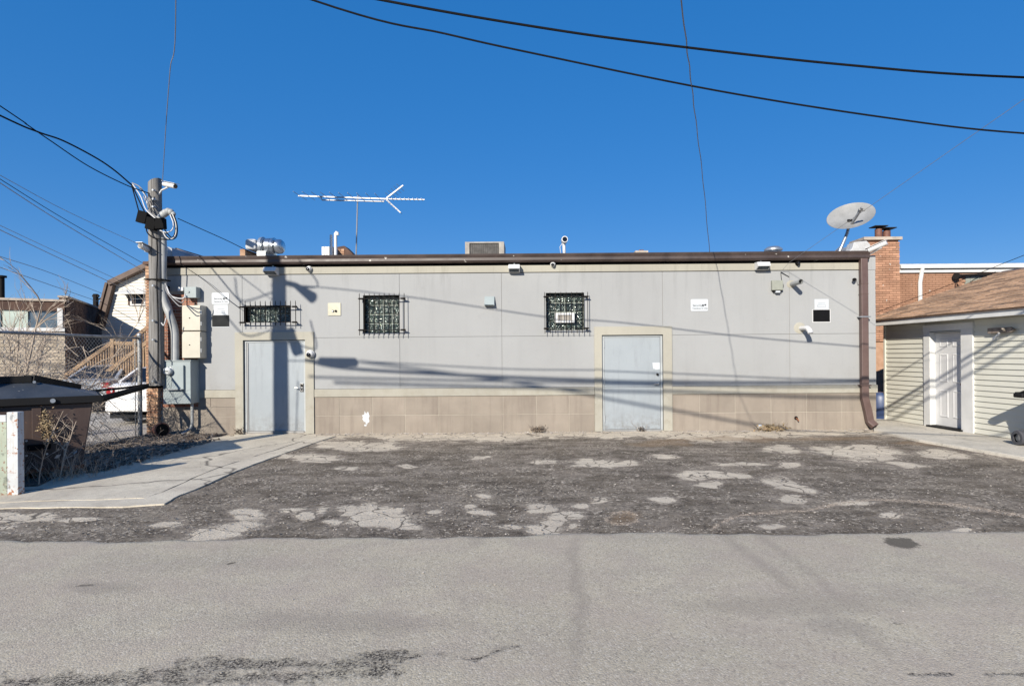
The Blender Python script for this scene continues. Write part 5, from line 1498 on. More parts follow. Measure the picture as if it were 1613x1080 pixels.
MB().tube([(.1, DY0 + .07, 1.0), (.04, DY0 + .07, 1.0)], .026, 12).build('door_knob', M['chrome'], gd, smooth=True)
# eave: soffit, fascia and roof deck
MB().box(-.30, .03, Y0 - .2, Y1 + .28, EZ, EZ + .02).build('soffit', M['siding_white'], garage)
MB().box(-.325, -.301, Y0 - .2, Y1 + .3, EZ - .01, EZ + .14).build('fascia', M['white'], garage, bevel=0.004)
SL = 0.335
RX = 3.35
m = MB()
zr = lambda x: EZ + .135 + (x + .33) * SL
m.add([(-.36, Y0 - .22, zr(-.36)), (RX, Y0 - .22, zr(RX)), (RX, Y1 + .3, zr(RX)), (-.36, Y1 + .3, zr(-.36)),
       (-.36, Y0 - .22, zr(-.36) - .03), (RX, Y0 - .22, zr(RX) - .03), (RX, Y1 + .3, zr(RX) - .03), (-.36, Y1 + .3, zr(-.36) - .03)],
      [(0, 1, 2, 3), (7, 6, 5, 4), (0, 4, 5, 1), (1, 5, 6, 2), (2, 6, 7, 3), (3, 7, 4, 0)])
m.add([(RX, Y0 - .22, zr(RX)), (2 * RX + .3, Y0 - .22, zr(-.33)), (2 * RX + .3, Y1 + .3, zr(-.33)), (RX, Y1 + .3, zr(RX))], [(0, 1, 2, 3)])
m.build('roof', M['brown_trim'], garage)
# shingles: tabs in courses, the part in view one by one
PI_ = .145; TABL = .33
ct = s_ = math.hypot(1, SL)
proto = None; near = []; 
for r in range(int((RX + .36) * ct / PI_)):
    xa = -.37 + r * PI_ / ct; y = Y0 - .22 - (r % 3) * .11
    while y < Y1 + .28:
        ya, yb = max(y, Y0 - .22), min(y + TABL - .006, Y1 + .31)
        if yb - ya > .04:
            cy = (ya + yb) / 2
            wx = 9.547 + xa * math.cos(PHI) - cy * math.sin(PHI); wy = xa * math.sin(PHI) + cy * math.cos(PHI)
            near.append((wx / wy, xa, ya, yb))
        y += TABL
near.sort(key=lambda t: t[0])
rest = MB()
for i, (_, xa, ya, yb) in enumerate(near):
    th = .010 + random.uniform(0, .005); xb = xa + (PI_ + .02) / ct
    za_, zb_ = zr(xa), zr(xb)
    vv = [(xa, ya, za_ + .003), (xa, yb, za_ + .003), (xa, yb, za_ + th + .006), (xa, ya, za_ + th + .006), (xb, ya, zb_ + .002), (xb, yb, zb_ + .002)]
    ff = [(0, 3, 2, 1), (3, 4, 5, 2), (0, 4, 3), (1, 2, 5)]
    if i < 300:
        MB().add(vv, ff).build('shingle', M['shingle'], garage)
    else: rest.add(vv, ff)
if rest.v: tag(rest.build('shingle_field', M['shingle'], garage), kind='stuff')
def grg(x, y, z):
    return Vector((9.547 + x * math.cos(PHI) - y * math.sin(PHI), x * math.sin(PHI) + y * math.cos(PHI), z))
# lamp fixture with broken holders
o = empty('wall_lamp', grg(-.02, 10.6, 2.05), 'broken brown wall lamp fixture with dangling white sockets on the garage siding', 'wall lamp', rz=PHI)
ORG[o.name] = Vector((0, 0, 0))
m = MB(); m.xprism([(-.22, -.05), (.26, -.05), (.26, .05), (-.22, .05), (-.30, .0)], -.05, -.01); m.build('wood_base', M['trunk_bark'], o, bevel=.006)
m = MB(); m.tube([(-.05, -.1, 0.0), (-.1, -.12, .03)], [.03, .022], 8); m.build('boss', M['coping'], o, smooth=True)
for a in ((-.06, .02, -.10), (-.08, .10, -.16), (-.08, -.02, -.08)):
    m = MB(); m.tube([(-.05, 0, -.05), (a[0], a[1] * .5, a[2] * .7), a], [.012, .014, .024], 7); m.build('socket', M['white_plastic'], o, smooth=True)

# wheeled cart at the right edge, with its wheel towards the wall
cx0, cx1, cy0, cy1 = 8.30, 8.72, 9.05, 9.62
o = empty('wheelie_bin', ((cx0 + cx1) / 2, (cy0 + cy1) / 2, .06), 'black wheeled trash cart against the garage at the right edge', 'trash cart')
m = MB(); bt = [(cx0 + .1, cy0 + .06), (cx1 - .02, cy0 + .06), (cx1 - .02, cy1 - .04), (cx0 + .1, cy1 - .04)]; tp = [(cx0, cy0), (cx1, cy0), (cx1, cy1), (cx0, cy1)]
m.add([(a, b, .14) for a, b in bt] + [(a, b, .93) for a, b in tp], [(3, 2, 1, 0), (4, 5, 6, 7), (0, 1, 5, 4), (1, 2, 6, 5), (2, 3, 7, 6), (3, 0, 4, 7)])
m.build('body', M['bin_black'], o, bevel=.02)
m = MB(); m.xprism([(cy0 - .04, .935), (cy1 + .09, .935), (cy1 + .09, .965), (cy1, 1.0), ((cy0 + cy1) / 2, 1.05), (cy0 - .02, .98)], cx0 - .06, cx1 + .03)
m.build('lid', M['bin_black'], o, bevel=.012)
MB().box(cx0 - .13, cx0 + .04, cy1 - .06, cy1 + .12, .875, .95).build('lid_lip', M['bin_black'], o, bevel=.015)
MB().tube([(cx0 - .10, cy1 + .08, .92), (cx0 - .10, cy1 + .1, .95), (cx1 - .05, cy1 + .1, .95)], .02, 8).build('handle', M['bin_black'], o, smooth=True)
w = P(1603, 691, 9.72)
o = empty('loose_tyre', (8.36, 9.72, .06), 'small dark tyre standing on the apron beside the trash cart', 'tyre')
vv = []; prof = [(.0, -.115), (.105, -.115), (.125, -.1), (.13, -.04), (.122, -.036), (.122, -.03), (.13, -.025), (.13, .025), (.122, .03), (.122, .036), (.13, .04), (.125, .1), (.105, .115), (0, .115)]
def wheel(c, R_, Wd, name, parent, mat='rubber', grooves=3):
    """tyre with circumferential grooves, axle along x"""
    pr = [(R_ * .55, -Wd / 2), (R_ * .93, -Wd / 2), (R_, -Wd * .42)]
    for g_ in range(grooves):
        a = -Wd * .42 + Wd * .84 * (g_ + .5) / grooves
        pr += [(R_, a - Wd * .05), (R_ * .93, a - Wd * .03), (R_ * .93, a + Wd * .03), (R_, a + Wd * .05)]
    pr += [(R_, Wd * .42), (R_ * .93, Wd / 2), (R_ * .55, Wd / 2)]
    N = 36; v_ = []; f_ = []
    for k2 in range(N):
        t = 2 * math.pi * k2 / N; lug = .985 if k2 % 2 else 1.0
        for (r_, xx) in pr: v_.append((c[0] + xx, c[1] + r_ * lug * math.cos(t), c[2] + r_ * lug * math.sin(t)))
    L_ = len(pr)
    for k2 in range(N):
        for j in range(L_ - 1):
            a = k2 * L_ + j; b = ((k2 + 1) % N) * L_ + j
            f_.append((a, a + 1, b + 1, b))
    return MB().add(v_, f_).build(name, M[mat], parent, smooth=False)
wheel((8.36, 9.72, .06 + .128), .128, .30, 'tread', o, grooves=4)
MB().tube([(8.25, 9.72, .188), (8.47, 9.72, .188)], .07, 14).build('hub', M['galv'], o, smooth=True)
m_t = bpy.data.objects['tread'].data

# ================================================================== RIGHT BACKGROUND
yb_ = 18.0
o = empty('brick_building', (13.5, yb_, 0), 'orange brick building behind the garage with white gutter and chimney', 'building')
rx0, rx1 = P(1416, 430, yb_).x, 18.0
ztop = P(1500, 417, yb_).z
gbw = (P(1521, 452, yb_).x, P(1558, 452, yb_).x, P(1540, 453, yb_).z, P(1540, 433.5, yb_).z)
MB().box(10.4, rx1, yb_ + .045, yb_ + 8, 0, ztop - .02).build('wall', M['mortar_orange'], o)
zbw = 2.2
brick_field(o, rx0, 16.2, 2.35, ztop - .24, yb_, M['brick_orange'], limit=290, holes_=[gbw], L=.2, H=.058)
MB().box(rx0, rx1, yb_ - .12, yb_ + .02, ztop - .12, ztop - .005).build('gutter', M['white'], o, bevel=.01)
MB().box(rx0, rx1, yb_ - .03, yb_ + .03, ztop - .24, ztop - .135).build('fascia', M['white'], o)
MB().box(rx0 - .02, rx1, yb_ - .05, yb_ + 3, ztop - .004, ztop + .03).build('roof_edge', M['white_membrane'], o)
a = P(1451, 425, yb_ - .1); b = P(1449, 445, yb_ - .1); c = P(1451, 500, yb_ - .1)
MB().tube([(a.x + .06, yb_ - .07, ztop - .12), (a.x - .02, yb_ - .07, b.z), (c.x, yb_ - .07, .5)], .06, 8).build('downspout', M['white'], o)
MB().box(gbw[0], gbw[1], yb_ + .02, yb_ + .04, gbw[2], gbw[3]).build('mortar_bed', M['block_mortar'], o)
nbx = 5
for i in range(nbx):
    for j in range(2):
        dx, dz = (gbw[1] - gbw[0]) / nbx, (gbw[3] - gbw[2]) / 2
        MB().box(gbw[0] + i * dx + .008, gbw[0] + (i + 1) * dx - .008, yb_ + .004, yb_ + .019, gbw[2] + j * dz + .008, gbw[2] + (j + 1) * dz - .008).build('glass_block', M['box_olive'], o)
a, b = P(1505, 434, yb_ - .1), P(1592, 431, yb_ - .1)
MB().tube([a, b], .035, 8).build('conduit', M['iron'], o, smooth=True)
MB().tube([a + Vector((-.03, -.06, -.03)), a + Vector((.06, .0, -.03))], .1, 10).build('junction', M['iron'], o, smooth=True)
m = MB()
for i in range(4):
    kk = random.Random(i + 5)
    m.tube(arc([a + Vector((0, -.05, -.05)), a + Vector((.05, -.1, -.35 - .06 * i)), a + Vector((.6 + .2 * kk.random(), -.1, -.38 + .1 * i)), a + Vector((1.2 + .3 * i, -.06, .1))], 6), .012, 5)
m.build('slack_wires', M['cable'], o)
# chimney in front of it
cy_ = 17.3
cx0_, cx1_ = P(1379, 500, cy_).x, P(1417.5, 430, cy_).x
zc_ = P(1398, 378, cy_).z
o = empty('brick_chimney', ((cx0_ + cx1_) / 2, cy_, 0), 'tall orange brick chimney with two rusty flues beside the satellite dish', 'chimney')
MB().box(cx0_ - .3, cx1_ - .01, cy_ + .05, cy_ + .69, 0, zc_).build('core', M['mortar_orange'], o)
brick_field(o, cx0_ - .3, cx1_, 2.0, zc_, cy_, M['brick_orange'], limit=290, L=.2, H=.058)
MB().box(cx0_ - .36, cx1_ + .05, cy_ - .06, cy_ + .75, zc_ + .001, zc_ + .09).build('coping', M['coping'], o)
for (u0, u1, v0, v1) in ((1378.5, 1389, 361, 373), (1391, 1402, 364, 373.5)):
    a, b = P(u0, v1, cy_ + .3), P(u1, v0, cy_ + .3); xc = (a.x + b.x) / 2; r_ = (b.x - a.x) / 2
    f_ = MB().tube([(xc, cy_ + .3, zc_ + .09), (xc, cy_ + .3, b.z)], r_, 14).build('flue', M['flue'], o, smooth=True)
    MB().box(xc - r_ * 1.9, xc + r_ * 1.9, cy_ + .3 - r_ * 1.7, cy_ + .3 + r_ * 1.7, b.z + .06, b.z + .085).build('flue_cap', M['iron'], f_)
    MB().tube([(xc, cy_ + .3, b.z), (xc, cy_ + .3, b.z + .06)], r_ * .75, 8).build('cap_support', M['iron'], f_)
# the gap between building and garage
o = empty('gap_fence', (8.2, 15.2, 0), 'dark slatted gate in the gap beside the garage', 'fence')
for i in range(12):
    MB().box(7.4 + i * .14, 7.4 + i * .14 + .125, 15.2, 15.22, 0.02, 2.0).build('slat', M['iron'], o)
def leafblob(name, c, r, n, mat, parent=None, sz=.04, seed=1):
    kk = random.Random(seed); m = MB()
    for i in range(n):
        p = Vector((kk.gauss(0, .45) * r[0], kk.gauss(0, .45) * r[1], kk.gauss(0, .45) * r[2])) + Vector(c)
        a = Vector((kk.uniform(-1, 1), kk.uniform(-1, 1), kk.uniform(-1, 1))).normalized() * sz * kk.uniform(.5, 1.3)
        b = a.cross(Vector((kk.uniform(-1, 1), kk.uniform(-1, 1), kk.uniform(-1, 1)))).normalized() * sz * .6
        m.add([p - a, p + b, p + a, p - b], [(0, 1, 2, 3)])
    return m.build(name, mat, parent)
tag(leafblob('ivy', (7.75, 14.6, 1.3), (.25, .2, .9), 900, M['foliage']), 'dark ivy in the gap beside the garage', 'ivy')
q = P(1386, 640, 13.9)
o = empty('blue_barrel', (q.x + .05, 14.0, 0.0), 'navy blue barrel in the gap beside the garage', 'barrel')
MB().tube([(q.x + .05, 14.0, .02), (q.x + .05, 14.0, .25), (q.x + .05, 14.0, .26), (q.x + .05, 14.0, .58), (q.x + .05, 14.0, .66)], [.26, .29, .275, .29, .24], 20).build('drum', M['blue_plastic'], o, smooth=True)
MB().tube([(q.x + .05, 14.0, .661), (q.x + .05, 14.0, .69)], .2, 18).build('lid', M['blue_plastic'], o, smooth=True)

# ================================================================== LEFT: FENCE
def fpt(t, z): return Vector((-8.32 + .13 * (t - 8.0) / 3.9 + 0.03, t, z))     # t runs towards the building
FT0, FT1, FH = 7.0, 11.85, 2.08
o = fence = empty('chain_link_fence', fpt(9.5, 0), 'rusty grey chain link fence between the dumpster and the neighbour yard', 'fence')
MB().tube([fpt(FT1, 0), fpt(FT1, FH + .05)], .04, 12).build('post', M['fence_steel'], o, smooth=True)
MB().ball(fpt(FT1, FH + .06), .05, 10, 6).build('post_cap', M['galv'], o, smooth=True)
MB().tube([fpt(FT0, 0), fpt(FT0, FH + .05)], .03, 10).build('post', M['fence_steel'], o, smooth=True)
MB().tube([fpt(FT0, FH), fpt(FT1, FH)], .024, 8).build('top_rail', M['fence_steel'], o, smooth=True)
MB().tube([fpt(FT0, .06), fpt(FT1, .06)], .004, 4).build('tension_wire', M['fence_steel'], o)
for z in (.4, .8, 1.2, 1.6, 2.0):
    MB().tube([fpt(FT1, z - .012), fpt(FT1, z + .012)], .046, 10).build('clamp', M['galv'], o)
m = MB(); Hm = FH - .08; step = .078
L_ = FT1 - .05 - FT0
for sgn in (1, -1):
    s0 = -Hm
    while s0 < L_:
        # line from (s0,0) going up at 45 deg
        a0, a1 = max(s0, 0), min(s0 + Hm, L_)
        if a1 - a0 > .02:
            z0_, z1_ = a0 - s0, a1 - s0
            if sgn < 0: z0_, z1_ = Hm - z0_, Hm - z1_
            nseg = max(2, int((a1 - a0) / .4))
            m.tube([fpt(FT0 + a0 + (a1 - a0) * k2 / nseg, .06 + z0_ + (z1_ - z0_) * k2 / nseg) + Vector((.004 * sgn + .008 * math.sin(3 * a0 + k2), 0, 0)) for k2 in range(nseg + 1)], .0021, 3, cap=False)
        s0 += step
m.build('chain_link_mesh', M['fence_steel'], o)
MB().box(-8.235, -8.225, 11.80, 11.815, .05, FH - .05).build('tension_bar', M['fence_steel'], o)

# ================================================================== DUMPSTER AND BIN
DR = R(39)
o = empty('dumpster', (-6.22, 8.2, 0), 'brown steel dumpster with black plastic lids beside the fence', 'dumpster', rz=DR)
def dloc(p):
    q_ = Matrix.Rotation(-DR, 3, 'Z') @ (Vector(p) - Vector((-6.22, 8.2, 0))); return q_
# local frame: x along the visible face (towards the right), y away from the viewer
dx0, dx1, dy0, dy1 = -1.75, -.08, .06, 1.22
m = MB()
bot = [(dx0 + .1, dy0 - .02), (dx1 - .13, dy0 - .02), (dx1 - .13, dy1 - .1), (dx0 + .1, dy1 - .1)]; top = [(dx0, dy0), (dx1, dy0), (dx1, dy1), (dx0, dy1)]
m.add([(a, b, .13) for a, b in bot] + [(a, b, 1.03) for a, b in top], [(3, 2, 1, 0), (4, 5, 6, 7), (0, 1, 5, 4), (1, 2, 6, 5), (2, 3, 7, 6), (3, 0, 4, 7)])
m.build('body', M['dumpster'], o, bevel=.012)
MB().box(dx0 + .05, dx1 - .1, dy0 - .05, dy0 + .03, .11, .165).build('bottom_rail', M['rust'], o, bevel=.006)
sx = dloc(P(60, 660, 8.0)).x
MB().box(sx - .055, sx + .045, dy0 - .035, dy0 + .03, .17, .99).build('side_channel', M['dumpster'], o, bevel=.005)
for x in (sx - .75,):
    MB().box(x - .055, x + .045, dy0 - .035, dy0 + .03, .17, .99).build('side_channel', M['dumpster'], o, bevel=.005)
z_ = .46
fp = MB().box(sx - .10, sx + .14, dy0 - .10, dy0 - .036, z_ - .035, z_ + .04).build('fork_pocket', M['black'], o, bevel=.01)
MB().box(sx - .13, sx + .12, dy0 - .06, dy0 - .0355, z_ - .12, z_ + .12).build('pocket_plate', M['dumpster'], fp)
for dx in (-.11, .10):
    for dz in (-.10, .10):
        MB().tube([(sx + dx, dy0 - .061, z_ + dz), (sx + dx, dy0 - .085, z_ + dz)], .014, 8).build('bolt', M['galv'], fp)
zl = 1.035
lx0, lx1, ly0, ly1 = dx0 - .06, .02, -.02, dy1 + .06
xr, yr0, yr1, zr_ = -.78, .34, .95, 1.36
m = MB()
vv = [(lx0, ly0, zl + .09), (lx1, ly0, zl + .09), (lx1, ly1, zl + .09), (lx0, ly1, zl + .09), (lx0, yr0, zr_), (xr, yr0, zr_), (xr, yr1, zr_), (lx0, yr1, zr_)]
m.add(vv, [(0, 1, 5, 4), (1, 2, 6, 5), (2, 3, 7, 6), (4, 5, 6, 7), (3, 0, 4, 7)])
m.build('lid', M['lid'], o)
m = MB()
for r in rects_minus((lx0, lx1, ly0, ly1), [(lx0 + .05, lx1 - .05, ly0 + .05, ly1 - .05)]):
    m.box(r[0], r[1], r[2], r[3], zl - .0, zl + .10)
m.build('lid_rim', M['bin_black'], o, bevel=.006)
MB().beam((lx0, yr0 - .02, zr_ + .02), (xr + .03, yr0 - .02, zr_ + .02), .08, .09).build('ridge_bar', M['bin_black'], o)
MB().beam((xr, yr0 - .02, zr_ + .03), (-.26, 1.12, zl + .17), .14, .10).build('ridge_bar', M['bin_black'], o)
MB().tube([(-.52, ly0 - .001, zl + .05), (-.52, ly0 - .03, zl + .05)], .03, 12).build('lid_bolt', M['galv'], o, smooth=True)
MB().tube([(xr + .06, yr0 - .09, zr_ - .02), (xr + .06, yr0 - .12, zr_ - .02)], .018, 10).build('lid_bolt', M['galv'], o, smooth=True)
for x in (dx0 + .3, dx1 - .25):
    for y in (dy0 + .15, dy1 - .25):
        MB().tube([(x - .03, y, .065), (x + .03, y, .065)], .062, 12).build('caster', M['bin_black'], o, smooth=True)

o = empty('steel_barrier', (-6.9, 6.95, 0), 'weathered green steel barrier with a chipped white end post at the left edge', 'barrier')
q = P(28, 700, 6.9)
MB().box(q.x - .135, q.x, 6.9, 6.99, 0.0, 1.02).build('end_post', M['old_white'], o, bevel=.008)
MB().box(q.x - 1.8, q.x - .136, 6.93, 6.985, .02, .96).build('steel_panel', M['old_green'], o, bevel=.01)
MB().box(q.x - 1.82, q.x - .137, 6.895, 6.928, .90, .985).build('rim', M['old_white'], o, bevel=.006)
MB().box(q.x - .22, q.x - .1361, 6.9, 6.929, .02, .899).build('edge_strip', M['old_green'], o)

# ================================================================== CARS IN THE YARD
def car(name, cx, y0, label, paint, group='cars in the neighbour yard'):
    """car with its tail towards the camera; y0 = rear bumper"""
    o = empty(name, (cx, y0 + 2.2, 0), label, 'car', group)
    w = .89
    # side profile (y, z)
    st = [(-.0, .38, .80), (.02, .55, .84), (.05, .80, .86), (.12, .98, .84), (.60, 1.04, .82), (1.0, 1.06, .81), (3.2, 1.02, .82), (4.1, .88, .80), (4.45, .62, .74), (4.5, .4, .72)]
    m = MB(); vv = []; ff = []
    ys_ = [0, .03, .12, .5, 1.1, 2.2, 3.2, 4.1, 4.45]
    tops = [.80, .98, 1.03, 1.06, 1.06, 1.04, 1.0, .88, .66]; ws = [.74, .82, .86, .89, .90, .90, .90, .86, .74]
    for y_, t_, w_ in zip(ys_, tops, ws):
        sec = [(-w_ * .9, .26), (-w_, .42), (-w_, .72), (-w_ * .93, t_ - .05), (-w_ * .8, t_), (w_ * .8, t_), (w_ * .93, t_ - .05), (w_, .72), (w_, .42), (w_ * .9, .26)]
        vv += [(cx + a, y0 + y_, b) for a, b in sec]
    n_ = 10
    for i in range(len(ys_) - 1):
        for k2 in range(n_):
            ff.append((i * n_ + k2, i * n_ + (k2 + 1) % n_, (i + 1) * n_ + (k2 + 1) % n_, (i + 1) * n_ + k2))
    ff.append(tuple(reversed(range(n_)))); ff.append(tuple((len(ys_) - 1) * n_ + k2 for k2 in range(n_)))
    m.add(vv, [tuple(reversed(f)) for f in ff]); m.build('body', M[paint], o, smooth=True)
    # cabin
    vv = []; 
    cab = [(.42, 1.05, .74), (.95, 1.40, .60), (1.5, 1.47, .58), (2.4, 1.45, .58), (3.2, 1.04, .72)]
    for y_, z_, w_ in cab:
        vv += [(cx - w_, y0 + y_, z_), (cx + w_, y0 + y_, z_)]
    roof = [(.95, 1.40), (1.5, 1.47), (2.4, 1.45)]
    m = MB(); v2 = []
    for y_, z_ in roof: v2 += [(cx - .60, y0 + y_, z_), (cx + .60, y0 + y_, z_)]
    m.add(v2, [(0, 1, 3, 2), (2, 3, 5, 4)])
    for s in (-1, 1):   # pillars
        for (ya, za, wa), (yb, zb2, wb) in ((cab[0], cab[1]), (cab[3], cab[4])):
            m.beam((cx + s * wa, y0 + ya, za), (cx + s * wb, y0 + yb, zb2), .09, .07)
        m.beam((cx + s * .6, y0 + .95, 1.4), (cx + s * .6, y0 + 2.4, 1.45), .07, .05)
    m.build('roof', M[paint], o)
    MB().add([(cx - .70, y0 + .44, 1.055), (cx + .70, y0 + .44, 1.055), (cx + .57, y0 + .95, 1.39), (cx - .57, y0 + .95, 1.39)], [(0, 1, 2, 3)]).build('rear_window', M['car_glass'], o)
    MB().add([(cx - .70, y0 + 3.18, 1.045), (cx + .70, y0 + 3.18, 1.045), (cx + .57, y0 + 2.4, 1.44), (cx - .57, y0 + 2.4, 1.44)], [(3, 2, 1, 0)]).build('windscreen', M['car_glass'], o)
    for s in (-1, 1):
        MB().add([(cx + s * .735, y0 + .45, 1.055), (cx + s * .72, y0 + 3.15, 1.045), (cx + s * .605, y0 + 2.4, 1.43), (cx + s * .605, y0 + .97, 1.385)], [(0, 1, 2, 3), (3, 2, 1, 0)]).build('side_window', M['car_glass'], o)
        MB().obox((cx + s * .69, y0 + .05, .86), (.24, .12, .17), (0, 0, s * .25)).build('tail_light', M['tail_red'], o, bevel=.03)
        MB().obox((cx + s * .63, y0 + .0, .86), (.06, .06, .08)).build('reversing_lens', M['sign_white'], o, bevel=.01)
    MB().box(cx - .78, cx + .78, y0 - .07, y0 + .06, .34, .56).build('bumper', M[paint], o, bevel=.04)
    MB().box(cx - .70, cx + .70, y0 + .0, y0 + .3, .18, .335).build('valance', M['bin_black'], o)
    MB().box(cx - .16, cx + .16, y0 - .016, y0 + .02, .64, .74).build('licence_plate', M['sign_white'], o, bevel=.005)
    m = MB()
    for i in range(3):
        m.obox((cx + .055 * math.cos(1.57 + i * 2.09), y0 - .012, .885 + .04 * math.sin(1.57 + i * 2.09)), (.05, .015, .03), (0, i * 1.0, 0))
    m.build('badge', M['chrome'], o)
    for s in (-1, 1):
        for yy in (.85, 3.6):
            wheel((cx + s * .76, y0 + yy, .32), .32, .2, 'wheel', o, grooves=2)
            MB().tube([(cx + s * .76 - .09, y0 + yy, .32), (cx + s * .76 + .09, y0 + yy, .32)], .19, 14).build('rim', M['alu'], o, smooth=True)
            MB().box(cx + s * .76 - .1, cx + s * .76 + .1, y0 + yy - .36, y0 + yy + .36, .2, .62).build('wheel_arch', M['bin_black'], o) if False else None
    return o
q = P(213, 600, 15.2)
car('parked_car', P(217, 600, 14.2).x, 14.2, 'white sedan with red tail light seen through the chain link fence', 'car_white')
car('parked_car', P(128, 600, 16.8).x - .45, 17.4, 'silver car left of the white sedan, mostly behind the dumpster', 'car_silver')

# ================================================================== GAMBREL HOUSE AND STAIRS
yh = 24.0
def hp_(u, v): p = P(u, v, yh); return (p.x, p.z)
el = hp_(160, 514); kn = hp_(177.5, 447); pk = hp_(284, 396)
cxh = pk[0]
poly = [(el[0] + .05, 0), (2 * cxh - el[0] - .05, 0), (2 * cxh - el[0], el[1]), (2 * cxh - kn[0], kn[1]), pk, kn, el]
o = empty('gambrel_house', (cxh, yh, 0), 'pale sided house with a brown gambrel roof beyond the yard', 'house')
MB().yprism(poly, yh + .03, yh + 9).build('wall', M['siding_white'], o)
# siding courses
m = MB(); z = .3
def xat(z, side):
    pts = [(el[1] * 0, el[0] + .05), (el[1], el[0]), (kn[1], kn[0]), (pk[1], pk[0])]
    for (z0_, x0_), (z1_, x1_) in zip(pts[:-1], pts[1:]):
        if z0_ <= z <= z1_: return x0_ + (x1_ - x0_) * (z - z0_) / (z1_ - z0_)
    return pk[0]
while z < pk[1] - .1:
    a = xat(z + .13, 0); b = 2 * cxh - a
    m.add([(a, yh - .0, z), (b, yh - .0, z), (b, yh + .028, z + .13), (a, yh + .028, z + .13), (a, yh + .03, z), (b, yh + .03, z)], [(0, 1, 2, 3), (4, 5, 1, 0)])
    z += .13
m.build('siding_boards', M['siding_white'], o)
# roof trim
def rake(pa, pb):
    a = Vector((pa[0], yh - .12, pa[1])); b = Vector((pb[0], yh - .12, pb[1]))
    return a, b
m = MB()
for sx in (0, 1):
    f = (lambda p: p) if sx == 0 else (lambda p: (2 * cxh - p[0], p[1]))
    for pa, pb in ((el, kn), (kn, pk)):
        a, b = rake(f(pa), f(pb)); m.beam(a, b, .34, .2)
m.build('rake_trim', M['brown_trim'], o)
m = MB()
for sx in (0, 1):
    f = (lambda p: p) if sx == 0 else (lambda p: (2 * cxh - p[0], p[1]))
    for pa, pb in ((el, kn), (kn, pk)):
        a, b = f(pa), f(pb)
        m.add([(a[0], yh - .28, a[1] + .1), (b[0], yh - .28, b[1] + .1), (b[0], yh + 9, b[1] + .1), (a[0], yh + 9, a[1] + .1)], [(0, 1, 2, 3), (3, 2, 1, 0)])
m.build('roof', M['brown_trim'], o)
a, b = hp_(209, 479), hp_(228, 463)
wn_ = MB().box(a[0], b[0], yh - .04, yh - .001, a[1], b[1]).build('window', M['car_glass'], o)
m = MB()
for r in rects_minus((a[0] - .06, b[0] + .06, a[1] - .06, b[1] + .06), [(a[0] + .0, b[0], a[1], b[1])]): m.box(r[0], r[1], yh - .06, yh - .002, r[2], r[3])
m.box(a[0], b[0], yh - .055, yh - .041, (a[1] + b[1]) / 2 - .02, (a[1] + b[1]) / 2 + .02)
m.build('window_frame', M['white'], wn_)
MB().box(a[0] - .17, a[0] - .065, yh - .05, yh - .001, a[1] - .05, b[1]).build('shutter', M['brown_trim'], o)
aw0, aw1 = hp_(196, 464), hp_(232, 454)
MB().xprism([(yh - .001, aw1[1]), (yh - .55, aw0[1] + .02), (yh - .55, aw0[1] - .03), (yh - .001, aw0[1])], aw0[0], aw1[0] + .3).build('awning', M['white'], o)

ys1 = 18.6
o = empty('wooden_stairs', P(190, 560, ys1), 'raw lumber exterior stairs with baluster railings going up to the house', 'stairs')
def L(u, v, y=ys1): return P(u, v, y)
# landing railing (far) and two flights of handrail
def handrail(p0, p1, h, n_, w=.09):
    MB().beam(p0, p1, w, .12).build('handrail', M['lumber'], o)
    q0, q1 = p0 - Vector((0, 0, h)), p1 - Vector((0, 0, h))
    MB().beam(q0, q1, w * .8, .16).build('stringer', M['lumber'], o)
    for i in range(n_):
        f = (i + .5) / n_
        a = p0.lerp(p1, f); b = q0.lerp(q1, f)
        MB().box(a.x - .021, a.x + .021, a.y - .02, a.y + .02, b.z, a.z - .05).build('baluster', M['lumber'], o)
handrail(L(104, 591, 19.4), L(178, 539, 19.4), .95, 18)
handrail(L(178, 540, 19.4), L(212, 541, 19.4), .95, 9)
handrail(L(150, 600, 18.2), L(236, 536, 18.2), .95, 22)
handrail(L(212, 533, 20.4), L(240, 509, 20.4), .85, 6)
for (u, v, y) in ((178, 536, 19.4), (213, 532, 19.4), (150, 597, 18.2), (106, 588, 19.4)):
    q = L(u, v, y); MB().box(q.x - .06, q.x + .06, y - .06, y + .06, 0, q.z + .05).build('newel_post', M['lumber'], o)
a, b = L(178, 546, 19.2), L(236, 546, 18.2)
MB().box(a.x, b.x, 18.1, 19.5, a.z - .98, a.z - .9).build('landing', M['lumber'], o)
for i in range(9):
    f = (i + .5) / 9; p = L(106, 591, 19.4).lerp(L(178, 539, 19.4), f)
    MB().box(p.x - .16, p.x + .16, 18.3, 19.3, p.z - .98, p.z - .94).build('tread_board', M['lumber'], o)

# ================================================================== LEFT SHOP
A_, B_, C_ = Vector((-.933 * 20, 20, 0)), Vector((-.819 * 20.8, 20.8, 0)), Vector((-.748 * 27, 27, 0))
o = empty('old_shop', (B_.x, B_.y, 0), 'old brown brick shop with a band of windows behind the bare bushes', 'building')
fd = (B_ - A_).normalized(); A2 = A_ - fd * 9
nrm_ = Vector((fd.y, -fd.x, 0))
def wallstrip(mb, p, q_, z0, z1, out=0.0, th=.2):
    n2 = Vector(((q_ - p).normalized().y, -(q_ - p).normalized().x, 0))
    a, b = p + n2 * out, q_ + n2 * out; c, d = b - n2 * th, a - n2 * th
    return mb.prism([(a.x, a.y), (b.x, b.y), (c.x, c.y), (d.x, d.y)], z0, z1)
zsill = P(50, 516, 20.4).z; zhead = P(50, 489, 20.4).z; zroof = P(50, 474, 20.4).z
wallstrip(MB(), A2, B_, 0, zsill - .12).build('lower_wall', M['mortar'], o)
